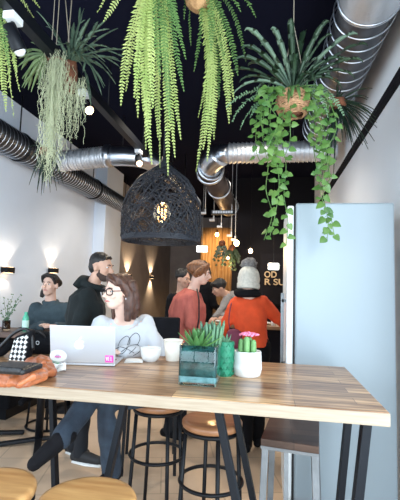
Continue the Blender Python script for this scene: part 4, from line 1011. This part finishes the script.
# patterned wash bag leaning up behind
pm = bpy.data.materials.new('black_white_ikat'); pm.use_nodes = True; nt = pm.node_tree
tc = nt.nodes.new('ShaderNodeTexCoord'); mp = nt.nodes.new('ShaderNodeMapping'); mp.inputs['Rotation'].default_value = (0, math.radians(45), 0); mp.inputs['Scale'].default_value = (56, 0, 56)
ck = nt.nodes.new('ShaderNodeTexChecker'); ck.inputs['Scale'].default_value = 1; ck.inputs['Color1'].default_value = (.75, .74, .72, 1); ck.inputs['Color2'].default_value = (.012, .012, .014, 1)
nt.links.new(tc.outputs['Object'], mp.inputs['Vector']); nt.links.new(mp.outputs['Vector'], ck.inputs['Vector']); nt.links.new(ck.outputs['Color'], nt.nodes['Principled BSDF'].inputs['Base Color']); nt.nodes['Principled BSDF'].inputs['Roughness'].default_value = .85
YP = 2.02
c = [atY(9, 361, YP), atY(25, 361, YP), atY(29, 334, YP+.02), atY(15, 339, YP+.02)]
t = thing('patterned_bag', 'black bag with a black and white diamond pattern standing behind the pouch', 'bag', (c[0]+c[1])/2-V((0, 0, .0)))
def slab(b, c, d0, d1):
    b.add([p_+V((0, d, 0)) for d in (d0, d1) for p_ in c], [(0, 1, 2, 3), (7, 6, 5, 4), (0, 4, 5, 1), (1, 5, 6, 2), (2, 6, 7, 3), (3, 7, 4, 0)])
cen = sum(c, V((0, 0, 0)))/4
b = MB(); slab(b, c, -.008, .002); b.build('pattern_panel', pm, t, smooth=False, bevel=.003)
b = MB(); slab(b, [cen+(p_-cen)*1.25 for p_ in c], .003, .055); b.v = [(x, y, max(z, T+.002)) for x, y, z in b.v]; b.build('body', M['blackcloth'], t, smooth=False, bevel=.012)
b = MB(); b.loft(smooth_path([atY(-6, 352, YP+.03), atY(2, 345, YP+.04), atY(13, 334, YP+.05), atY(24, 329, YP+.05), atY(31, 334, YP+.04), atY(33, 350, YP+.03)]), (.010, .006)*1 if False else .009, 8); b.build('strap', M['blackleather'], t)
b = MB(); b.limb([atY(-18, 358, YP+.06), atY(-4, 350, YP+.06), atY(8, 346, YP+.08)], [.045, .05, .035]); b.remesh(.008, 3).jitter(.02, 12, 8); b.v = [(x, y, max(z, T+.002)) for x, y, z in b.v]; b.build('open_flap', M['blackcloth'], t)
YK = 2.26
t = thing('backpack', 'black backpack standing between the patterned bag and the laptop', 'bag', atZ(38, 356, T))
b = MB(); cc = atY(40, 346, YK); b.limb([V((cc.x-.05, YK, T+.045)), V((cc.x+.05, YK, T+.045))], [.06, .06]); b.limb([V((cc.x-.05, YK, T+.09)), V((cc.x+.045, YK, T+.09))], [.045, .045]); b.remesh(.009, 3).jitter(.012, 10, 4); b.v = [(x, y, max(z, T+.002)) for x, y, z in b.v]; b.build('body', M['blackcloth'], t)
b = MB(); b.loft(smooth_path([V((cc.x-.06, YK-.02, T+.08)), V((cc.x-.03, YK-.06, T+.13)), V((cc.x+.03, YK-.06, T+.13)), V((cc.x+.06, YK-.02, T+.08))]), .007, 8); b.build('strap', M['blackleather'], t)
MB().ring((cc.x+.02, YK-.062, T+.07), .010, .0025, V((0, 1, 0)), 16).build('ring', M['silver'], t)

# ================================================================== PLANTS
def bez(P, n):
    P = [V(p) for p in P]; out = []
    for k in range(n+1):
        t = k/n; Q = list(P)
        while len(Q) > 1: Q = [Q[i].lerp(Q[i+1], t) for i in range(len(Q)-1)]
        out.append(Q[0])
    return out
def frond(path, w, name, m, parent, spacing=.011, side=None, rr=None, droop=.25, taper=.7):
    """fern frond: rachis with two rows of small folded leaflets"""
    rr = rr or rnd; b = MB(); pts = path; L = [0]
    for a, c in zip(pts[:-1], pts[1:]): L.append(L[-1]+(c-a).length)
    tot = L[-1]; b.loft(pts, [.0022*(1-.6*i/len(pts)) for i in range(len(pts))], 4)
    n = int(tot/spacing); j = 0; sv = side or V((rr.uniform(-1, 1), rr.uniform(-.6, .6), 0))
    for i in range(n):
        s = tot*(i+.5)/n
        while j < len(L)-2 and L[j+1] < s: j += 1
        f = (s-L[j])/max(1e-6, L[j+1]-L[j]); p = pts[j].lerp(pts[j+1], f); d = (pts[j+1]-pts[j]).normalized()
        a = sv - d*sv.dot(d)
        if a.length < .05: a = V((1, 0, 0)) - d*d.x
        a.normalize(); nrm = d.cross(a); u = s/tot
        ww = w*.92*(min(1, .35+u*4))*(1-max(0, (u-taper)/(1-taper))**1.5*.85)
        for sg in (-1, 1):
            q = a*sg; l_ = ww*rr.uniform(.85, 1.1); e = (q + d*rr.uniform(.15, .35) - nrm*sg*0 + V((0, 0, -droop*.4)) + nrm*rr.uniform(-.45, .45)).normalized()
            h = spacing*.40; dd = d*h; k = nrm*(h*.25)
            b.add([p-dd*.4, p+dd*.5+e*l_*.25, p+e*l_*.6+dd*.75+k, p+e*l_+dd*.1, p+e*l_*.6-dd*.75+k, p+e*l_*.2-dd*.9], [(0, 1, 2, 3, 4, 5)])
    return b.build(name, m, parent)
def strap_leaf(path, w, name, m, parent, fold=.25, side=None, tip=.35, wave=0, fork=0):
    b = MB()
    def strap(path, w0, w1):
        n = len(path); vs = []; fs = []
        for i, p in enumerate(path):
            d = (path[min(i+1, n-1)]-path[max(i-1, 0)]).normalized(); u = i/(n-1)
            a = (side or V((-d.y, d.x, 0.001))); a = a-d*a.dot(d)
            if a.length < 1e-3: a = V((1, 0, 0))
            a.normalize(); nn = d.cross(a); ww = (w0+(w1-w0)*u)*(min(1, .45+u*2.2))*(1-max(0, (u-(1-tip))/tip)**1.6*.94)
            wv = wave*math.sin(i*1.9)
            vs += [p-a*ww+nn*(fold*ww+wv*ww), p-nn*.0015, p+a*ww+nn*(fold*ww-wv*ww), p-nn*(.0035)]
        for i in range(n-1):
            o = i*4
            for k in range(4): k2 = (k+1) % 4; fs.append((o+k, o+k2, o+4+k2, o+4+k))
        b.add(vs, fs)
    strap(path, w, w)
    if fork:
        p = path[int(len(path)*.62)]; d = (path[-1]-p); L_ = d.length
        for s in (-1, 1):
            sd = V((-d.y, d.x, d.z*.3+rnd.uniform(-.1, .25)*L_))
            if sd.length > 0: sd = sd.normalized()*L_*.55*s*fork
            strap(bez([p, p+d*.4+sd*.6, p+d*.85+sd+V((0, 0, -.02))], 6), w*.7, w*.5)
    return b.build(name, m, parent)
def coir_ball(c, r, m, name, parent, sq=1, seed=1):
    b = MB(); b.ell(c, (r, r, r*sq), seg=28, rings=18); b.jitter(r*.16, 9/r*.12, seed); b.jitter(r*.06, 55, seed+1); return b.build(name, m, parent)

# ---- Boston ferns ---------------------------------------------------
def fern(label, potpx, Y, specs, group, r=.085, coir='coir', wk=1.25):
    pc = atY(*potpx, Y); t = thing('hanging_fern', label, 'plant', pc-V((0, 0, r)), group)
    coir_ball(pc, r, M[coir], 'coir_pot', t, .95)
    MB().loft([pc+V((0, 0, r*.8)), (pc.x, pc.y, ZC)], .003, 5).build('cord', M['cord'], t)
    topc = pc+V((0, 0, r*.6))
    for i, (px, dy, w, m, *via) in enumerate(specs):
        end = atY(px[0], px[1], Y+dy)
        if via: mid = atY(via[0][0], via[0][1], Y+dy*.9)
        else: mid = V((end.x+(topc.x-end.x)*.12, end.y, max(topc.z, end.z)+.02))
        start = topc+V((rnd.uniform(-.03, .03), rnd.uniform(-.03, .03), 0))
        path = bez([start, start.lerp(mid, .5)+V((0, 0, .09)), mid, mid.lerp(end, .35)+V((rnd.uniform(-.02, .02), rnd.uniform(-.02, .02), 0)), end], 26)
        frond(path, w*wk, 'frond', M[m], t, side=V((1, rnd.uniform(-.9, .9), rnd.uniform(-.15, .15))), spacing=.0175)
    return t
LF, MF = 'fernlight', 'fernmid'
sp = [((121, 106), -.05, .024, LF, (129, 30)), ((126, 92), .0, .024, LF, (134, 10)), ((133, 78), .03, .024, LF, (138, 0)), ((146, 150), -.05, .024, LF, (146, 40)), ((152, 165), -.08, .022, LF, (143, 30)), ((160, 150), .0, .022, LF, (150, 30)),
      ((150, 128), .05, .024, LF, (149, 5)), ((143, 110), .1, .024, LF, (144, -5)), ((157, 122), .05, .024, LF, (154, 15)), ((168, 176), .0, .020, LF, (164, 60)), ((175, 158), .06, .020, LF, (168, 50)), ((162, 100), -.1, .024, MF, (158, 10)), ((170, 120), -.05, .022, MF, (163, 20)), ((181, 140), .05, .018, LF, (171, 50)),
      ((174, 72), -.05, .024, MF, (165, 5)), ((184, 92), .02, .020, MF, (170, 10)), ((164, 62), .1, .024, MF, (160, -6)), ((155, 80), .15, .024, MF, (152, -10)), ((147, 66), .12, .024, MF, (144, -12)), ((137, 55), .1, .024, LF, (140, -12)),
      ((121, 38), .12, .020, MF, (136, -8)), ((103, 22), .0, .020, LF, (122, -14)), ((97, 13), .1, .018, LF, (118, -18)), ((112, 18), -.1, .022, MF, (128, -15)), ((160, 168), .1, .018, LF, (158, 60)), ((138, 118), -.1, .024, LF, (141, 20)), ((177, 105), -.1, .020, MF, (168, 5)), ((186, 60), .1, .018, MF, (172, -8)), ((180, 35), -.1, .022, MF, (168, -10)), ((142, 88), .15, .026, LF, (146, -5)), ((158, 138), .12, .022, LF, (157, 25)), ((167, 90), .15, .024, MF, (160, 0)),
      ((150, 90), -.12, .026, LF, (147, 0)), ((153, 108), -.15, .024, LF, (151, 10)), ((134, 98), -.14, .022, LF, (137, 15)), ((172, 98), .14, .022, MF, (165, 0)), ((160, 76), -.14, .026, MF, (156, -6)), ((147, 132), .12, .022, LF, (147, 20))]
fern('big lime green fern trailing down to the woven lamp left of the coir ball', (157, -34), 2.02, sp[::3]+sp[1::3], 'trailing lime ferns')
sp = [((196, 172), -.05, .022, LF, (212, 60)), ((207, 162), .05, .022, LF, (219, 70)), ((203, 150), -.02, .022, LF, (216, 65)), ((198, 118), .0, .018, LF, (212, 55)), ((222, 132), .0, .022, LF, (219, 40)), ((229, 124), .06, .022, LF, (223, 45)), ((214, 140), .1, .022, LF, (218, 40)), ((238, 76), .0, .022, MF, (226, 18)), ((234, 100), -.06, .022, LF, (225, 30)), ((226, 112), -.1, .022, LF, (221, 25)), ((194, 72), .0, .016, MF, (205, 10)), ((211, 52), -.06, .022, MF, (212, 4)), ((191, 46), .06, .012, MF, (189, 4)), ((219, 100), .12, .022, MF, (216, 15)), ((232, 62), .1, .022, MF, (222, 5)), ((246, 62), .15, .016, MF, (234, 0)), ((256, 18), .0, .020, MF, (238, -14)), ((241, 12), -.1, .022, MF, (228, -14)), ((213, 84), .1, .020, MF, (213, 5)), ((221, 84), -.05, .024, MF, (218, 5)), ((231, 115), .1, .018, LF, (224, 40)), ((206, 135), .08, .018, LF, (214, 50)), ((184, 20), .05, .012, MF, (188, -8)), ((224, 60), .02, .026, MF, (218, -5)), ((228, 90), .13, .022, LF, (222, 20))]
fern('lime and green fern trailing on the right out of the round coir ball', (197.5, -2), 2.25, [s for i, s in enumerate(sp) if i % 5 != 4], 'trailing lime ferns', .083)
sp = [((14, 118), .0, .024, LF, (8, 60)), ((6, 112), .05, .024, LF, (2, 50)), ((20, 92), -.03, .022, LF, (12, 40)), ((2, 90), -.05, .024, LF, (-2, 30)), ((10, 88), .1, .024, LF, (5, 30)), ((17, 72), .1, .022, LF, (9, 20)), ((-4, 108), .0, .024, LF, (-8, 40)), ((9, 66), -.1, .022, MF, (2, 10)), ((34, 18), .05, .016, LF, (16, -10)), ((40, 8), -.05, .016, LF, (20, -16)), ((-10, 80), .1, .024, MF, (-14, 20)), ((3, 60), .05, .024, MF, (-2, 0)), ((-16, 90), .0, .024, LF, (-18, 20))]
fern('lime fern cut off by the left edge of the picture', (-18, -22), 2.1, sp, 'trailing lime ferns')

# ---- staghorn with rusty bark pot, top left -------------------------
YS = 2.62
pc = atY(69, 77, YS); t = thing('staghorn_fern', 'grey green staghorn fern in a rusty bark pot hanging at top left', 'plant', pc-V((0, 0, .14)))
b = MB(); b.loft([pc+V((0, 0, -.13)), pc+V((0, 0, -.11)), pc, pc+V((0, 0, .10)), pc+V((0, 0, .12))], [.03, .048, .058, .054, .03], 20); b.jitter(.012, 30, 2).build('bark_pot', M['terra'], t)
crown = pc+V((0, 0, .12))
for px in (62, 75):
    MB().loft([crown+V((rnd.uniform(-.03, .03), 0, -.02)), atY(px, -40, YS+.03), V((atY(px, -40, YS).x, YS, ZC))], .004, 5).build('cord', M['cord'], t)
tips = [(126, 50, 0), (122, 62, .1), (112, 74, -.1), (104, 88, .1), (96, 80, -.15), (118, 28, .15), (106, 20, -.1), (84, 8, .1), (90, 18, -.12), (74, 22, .15), (98, 56, -.2), (110, 48, -.2), (92, 98, .05), (56, 40, -.1), (48, 22, .1), (40, 14, 0), (88, 42, -.25), (102, 68, .2), (80, 60, -.22), (66, 42, -.2), (116, 84, .05), (94, 30, .2)]
for i, (x, y, dy) in enumerate(tips):
    e = atY(x, y, YS+dy); h = (e-crown).length; up = V((0, 0, max(.05, (crown.z+.09-e.z)*.5+.06)))
    path = bez([crown+V((0, 0, -.03)), crown.lerp(e, .45)+up, e], 12)
    strap_leaf(path, rnd.uniform(.012, .018), 'frond', M['stag'], t, fork=(.8 if i % 3 != 2 else 0), wave=.15, tip=.3)
# palm-like fan behind it, left
YQ = 2.52; pc = atY(47, 55, YQ); t = thing('fan_plant', 'pale green fan leaved plant behind the top left lamp track', 'plant', pc-V((0, 0, .03)))
coir_ball(pc+V((.02, .02, 0)), .045, M['terra'], 'root_ball', t); MB().loft([pc+V((.02, .02, .03)), V((pc.x+.02, YQ+.02, ZC))], .003, 5).build('cord', M['cord'], t)
for x, y, dy in ((36, 40, 0), (25, 50, -.05), (20, 58, .05), (18, 66, 0), (22, 78, -.05), (24, 88, .05), (31, 92, 0), (38, 88, -.05), (31, 42, .08), (28, 70, .1), (44, 80, 0)):
    e = atY(x, y, YQ+dy); strap_leaf(bez([pc, pc.lerp(e, .5)+V((0, 0, .03)), e], 9), .021, 'leaf', M['fan'], t, tip=.6, fork=.5 if x < 26 else 0)
# ---- hanging moss -----------------------------------------------------
r3 = random.Random(11); b = MB(); c0 = atY(58, 60, 2.5)
t = thing('hanging_moss', 'pale grey green moss hanging in long threads below the bark pot', 'plant', c0)
def strand(x0, y0, ln, Y):
    p = atY(x0, y0, Y); pts = []; n = int(ln/.016); ph = r3.uniform(0, 6.28); f = r3.uniform(.5, 1.1); a = r3.uniform(.004, .011); dx = r3.uniform(-.03, .03); fx = r3.uniform(.5, 1.2)
    for k in range(n):
        pts.append(p+V((a*math.sin(k*f+ph)+dx*k/n+r3.uniform(-.0035, .0035), a*math.cos(k*fx+ph)+r3.uniform(-.0035, .0035), -k*.016)))
        if k > 2 and r3.random() < .33:
            q = pts[-1]; e = V((r3.uniform(-1, 1), r3.uniform(-1, 1), r3.uniform(-.9, .2))).normalized()*r3.uniform(.012, .028); b.loft([q, q+e*.6+V((0, 0, .004)), q+e], .0013, 3)
    b.loft(pts, .0013, 3)
for i in range(250):
    u = r3.random()
    if u < .64: x = r3.gauss(56, 6.5); y1 = 150+r3.uniform(-40, 62)-abs(x-56)*2.0
    else: x = r3.uniform(66, 86); y1 = 120+r3.uniform(-30, 36)
    y0 = r3.uniform(48, 70) if u < .64 else r3.uniform(76, 92); Y = 2.5+r3.uniform(-.09, .08)
    ln = (y1-y0)/400*2.5
    if ln > .1: strand(x, y0, ln, Y)
o = b.build('threads', M['tilland'], t); o['kind'] = 'stuff'
MB().loft([c0+V((-.08, .0, .01)), c0+V((0, 0, .02)), c0+V((.12, .0, -.05))], .008, 8).build('twig', M['terra'], t)
MB().loft([c0+V((-.02, 0, .02)), V((c0.x-.02, c0.y, ZC))], .003, 5).build('cord', M['cord'], t)
# ---- dark spiky plant under the moss ----------------------------------
YT = 3.3; pc = atY(45, 152, YT); t = thing('spiky_plant', 'blackish spiky plant hanging by the left wall below the moss', 'plant', pc)
coir_ball(pc, .05, M['terra'], 'root_ball', t); MB().loft([pc, V((pc.x, YT, ZC))], .003, 5).build('cord', M['black'], t)
for i in range(34):
    x = rnd.uniform(24, 64); y = rnd.uniform(163, 199)-abs(x-45)*.7; e = atY(x, y, YT+rnd.uniform(-.15, .15)); strap_leaf(bez([pc, pc.lerp(e, .4)+V((0, 0, .10)), e], 8), .013, 'leaf', M['spiky'], t, tip=.7)

# ---- right basket with strap leaves -----------------------------------
YB2 = 2.35; bc = atY(293, 104, YB2); t = thing('basket_plant', 'dark strap leaved plant in a round twig basket hanging at upper right', 'plant', bc-V((0, 0, .09)))
b = MB(); r4 = random.Random(5)
prof_r = lambda z: .098*math.sqrt(max(.03, 1-(abs(z)/.085)**2.6))
for i in range(34):
    z = -.07+.135*i/33; ph = r4.uniform(0, 6); pts = [bc+V(((prof_r(z)+.003*math.sin(5*a+ph))*math.cos(a), (prof_r(z)+.003*math.sin(5*a+ph))*math.sin(a), z+.007*math.sin(3*a+ph))) for a in [2*PI*k/28 for k in range(29)]]
    b.loft(pts, .0042, 5, cap=False)
for i in range(26):
    a0 = r4.uniform(0, 6.28); pts = []
    for k in range(8): z = -.07+.14*k/7; a = a0+.25*k*r4.choice((1, 1)); pts.append(bc+V((prof_r(z)*1.04*math.cos(a), prof_r(z)*1.04*math.sin(a), z)))
    b.loft(pts, .003, 5)
b.build('basket', M['basket'], t)
coir_ball(bc, .086, M['terra'], 'soil_ball', t, .82)
for dx, dy in ((-.08, -.02), (.08, -.02), (0, .09)): MB().loft([bc+V((dx, dy, .05)), bc+V((0, 0, .5)), V((bc.x, bc.y, ZC))], .003, 5).build('cord', M['cord'], t)
cr = bc+V((0, 0, .08))
tips = [(272, 27), (290, 18), (328, 20), (330, 34), (355, 33), (364, 44), (238, 58), (233, 71), (247, 28), (242, 80), (262, 44), (305, 30), (318, 60), (345, 60), (250, 64), (268, 62), (306, 66), (280, 50), (352, 76), (340, 86), (236, 92), (312, 44), (296, 54), (258, 90), (328, 74), (244, 46), (360, 60), (276, 74), (302, 82), (286, 86), (270, 84), (314, 80)]
for i, (x, y) in enumerate(tips):
    e = atY(x, y, YB2+rnd.uniform(-.22, .25)); d = e-cr
    path = bez([cr+V((0, 0, -.02)), cr.lerp(e, .55)+V((0, 0, .10 if e.z > cr.z+.1 else .14)), e+V((0, 0, .03)), e+V((d.x*.05, 0, -.015))], 14)
    strap_leaf(path, rnd.uniform(.014, .022), 'leaf', M['nest'] if i % 4 else M['stag'], t, fold=.4, wave=.22, tip=.4)
for (x, y) in ((292, 90), (288, 96), (300, 92)):
    e = atY(x, y+8, YB2-.13); strap_leaf(bez([cr, cr.lerp(e, .5)+V((0, -.04, .08)), e], 9), .014, 'leaf', M['fernmid'], t, fold=.4, tip=.4)
for (x, y, vx, vy) in ((232, 122, 246, 90), (240, 130, 252, 98), (250, 118, 262, 92), (328, 118, 322, 82), (336, 104, 326, 78), (318, 116, 314, 84), (226, 108, 246, 88), (344, 116, 330, 86)):
    e = atY(x, y, YB2-.1); m_ = atY(vx, vy, YB2-.1); pth = bez([cr, m_+V((0, 0, .03)), e], 14)
    frond(pth, .042, 'feather_leaf', M['davallia'], t, spacing=.016, taper=.2)
# pothos
t = thing('trailing_pothos', 'pothos with heart shaped leaves trailing in long vines below the twig basket', 'plant', bc+V((0, -.03, -.02)))
MB().ell(bc+V((0, -.0, .065)), (.075, .075, .02), seg=16, rings=8).build('crown', M['stem'], t)
def heart(b, p, d, n, s):
    a = d.cross(n).normalized()
    out = [(0, 0), (.32, -.10), (.50, .10), (.46, .40), (.28, .75), (0, 1.12)]
    L_ = [V(p)+a*(x*s)+d*(y*s)+n*(-.10*abs(x)*s*1.6+.0) for x, y in out]; R_ = [V(p)-a*(x*s)+d*(y*s)+n*(-.10*abs(x)*s*1.6) for x, y in out]
    mid = [V(p)+d*(.12*s)+n*.05*s, V(p)+d*(.55*s)+n*.04*s]
    vs = [L_[0], L_[1], L_[2], L_[3], L_[4], L_[5], R_[1], R_[2], R_[3], R_[4], mid[0], mid[1]]
    b.add(vs, [(0, 1, 2, 10), (10, 2, 3, 11), (11, 3, 4, 5), (0, 10, 7, 6), (10, 11, 8, 7), (11, 5, 9, 8)])
def vine(pxs, Y, dens=.024, s0=.038):
    base = bc+V((rnd.uniform(-.06, .06), -.05, .07)); pts = [base]+[atY(x, y, Y+rnd.uniform(-.015, .015)) for x, y in pxs]; pts = smooth_path(pts, 7)
    b = MB(); b.loft(pts, .0022, 5); s = 0; sg = 1
    for a, c in zip(pts[:-1], pts[1:]):
        s += (c-a).length
        if s > dens:
            s = 0; sg = -sg; d = (V((sg*rnd.uniform(.4, 1), rnd.uniform(-.8, .3), rnd.uniform(-.9, .25)))).normalized(); n = V((rnd.uniform(-.5, .5), -1, rnd.uniform(.1, .9))); n = (n-d*n.dot(d)).normalized()
            pet = c+d*rnd.uniform(.008, .022); b.loft([c, pet], .0012, 4); heart(b, pet, (d+V((0, 0, -.5))).normalized(), n, s0*rnd.uniform(.75, 1.2))
    b.build('vine', M['pothos'], t)
for pxs, dy in ((((270, 92), (264, 112), (263, 140), (268, 165), (266, 190), (272, 215), (264, 240)), 0), (((276, 96), (270, 118), (274, 150), (279, 180), (276, 210), (270, 236)), -.05), (((284, 110), (282, 140), (286, 165), (284, 195), (288, 222), (286, 246)), .0), (((262, 92), (257, 118), (256, 148), (260, 162)), .03), (((290, 118), (290, 140), (284, 158)), -.04),
                ((( 312, 92), (320, 112), (325, 140), (321, 170), (324, 198), (328, 222), (327, 240)), 0), (((318, 90), (332, 108), (336, 130), (326, 152), (330, 176), (324, 186)), -.04), (((308, 92), (314, 120), (318, 148), (328, 160)), .04), (((322, 198), (330, 214), (334, 234)), .0), (((266, 90), (262, 128), (276, 138), (278, 156)), -.06), (((280, 120), (276, 128), (272, 160), (282, 172)), .02), (((316, 86), (326, 100), (330, 120)), .0), (((260, 88), (268, 104), (278, 122), (268, 146)), -.08), (((310, 100), (322, 128), (320, 145)), -.06)):
    vine(pxs, YB2-.06+dy)
# dark spiky plant by the right wall
YW = 2.85; pc = atY(338, 104, YW); t = thing('spiky_plant', 'blackish spiky plant against the right wall next to the big ringed duct', 'plant', pc-V((0, 0, .05)))
coir_ball(pc, .055, M['terra'], 'root_ball', t); MB().loft([pc, V((pc.x, YW, 3.2))], .003, 5).build('cord', M['black'], t)
for i in range(70):
    x = rnd.uniform(318, 378); y = rnd.uniform(84, 150); 
    if x < 335: y = rnd.uniform(120, 185)
    e = atY(x, y, YW+rnd.uniform(-.2, .06)); e.x = min(e.x, XR-.015); strap_leaf(bez([pc, pc.lerp(e, .5)+V((0, 0, .07)), e], 8), .009, 'leaf', M['spiky'] if i % 2 else M['nest'], t, tip=.7)
# far hanging greenery
for k, (px, Y) in enumerate((((232, 252), 7.98), ((222, 247), 8.5))):
    pc = atY(*px, Y); t = thing('trailing_plant', ['dark trailing plant hanging far back beside the brightest bulb', 'dim trailing plant hanging farthest back near the timber screen'][k], 'plant', pc)
    coir_ball(pc+V((0, 0, .08)), .07, M['terra'], 'pot', t); MB().loft([pc+V((0, 0, .1)), V((pc.x, Y, ZC))], .004, 5).build('cord', M['black'], t)
    for i in range(16):
        e = pc+V((rnd.uniform(-.2, .2), rnd.uniform(-.15, .15), rnd.uniform(-.38, -.05))); pth = bez([pc+V((0, 0, .1)), pc.lerp(e, .4)+V((0, 0, .16)), e], 8); b = MB(); b.loft(pth, .003, 4)
        for q_ in pth[2:]: heart(b, q_, V((rnd.uniform(-1, 1), -.2, -.6)).normalized(), V((.1, -1, .3)).normalized(), .05)
        b.build('vine', M['nest'], t)

# ================================================================== LIGHT
def area(loc, rot, sx, sy, e, col):
    l = bpy.data.lights.new('daylight', 'AREA'); l.shape = 'RECTANGLE'; l.size = sx; l.size_y = sy; l.energy = e; l.color = col
    o = bpy.data.objects.new('daylight', l); C.objects.link(o); o.location = loc; o.rotation_euler = rot; return o
for x0, x1 in ((XL+.08, -1.9), (-1.82, -.55), (-.47, XR-.08)):      # daylight through the three bays of the shop front
    area(((x0+x1)/2, YF-.02, 1.78), (PI/2, 0, 0), x1-x0, 2.8, 32, (.80, .92, 1.0))
for y0, y1, e in ((YF+.08, -2.9, 120), (-2.82, -.2, 60), (-.12, 2.42, 30)):             # daylight through the side window on the left
    area((XL-.03, (y0+y1)/2, 1.8), (PI/2, 0, -PI/2), y1-y0, 2.7, e, (.75, .90, 1.0))
for y0, y1, e in ((YF+.08, -1.9, 300), (-1.82, 1.62, 120)):             # added light from an invented window on the right, brightens the left wall
    area((XR+.03, (y0+y1)/2, 1.8), (PI/2, 0, PI/2), y1-y0, 2.7, e, (.75, .90, 1.0))
spot((xa+.4, 9.2, 3.2), (.05, .75, -1), 70, 1.5, (1, .62, .25), .8, .1)
spot((xb-.3, 9.3, 3.2), (.05, .75, -1), 60, 1.5, (1, .62, .25), .8, .1)
spot((-.1, 7.3, 3.0), (.15, .7, -1.2), 30, 1.2, (1, .8, .55), .8, .05)
for (x, y) in ((-2.1, 6.0), (-1.0, 7.4), (-.1, 6.2), (-1.3, 4.2), (-.2, 4.3)):
    spot((x, y, 3.5), (0, .1, -1), 70, 2.2, (1, .92, .80), .9, .1)
W = bpy.data.worlds.new('World'); S.world = W; W.use_nodes = True
bg = W.node_tree.nodes['Background']; bg.inputs[0].default_value = (.75, .85, 1, 1); bg.inputs[1].default_value = .9
S.view_settings.view_transform = 'Standard'; S.view_settings.look = 'None'; S.view_settings.gamma = 1; S.view_settings.use_curve_mapping = False
S.view_settings.exposure = .7
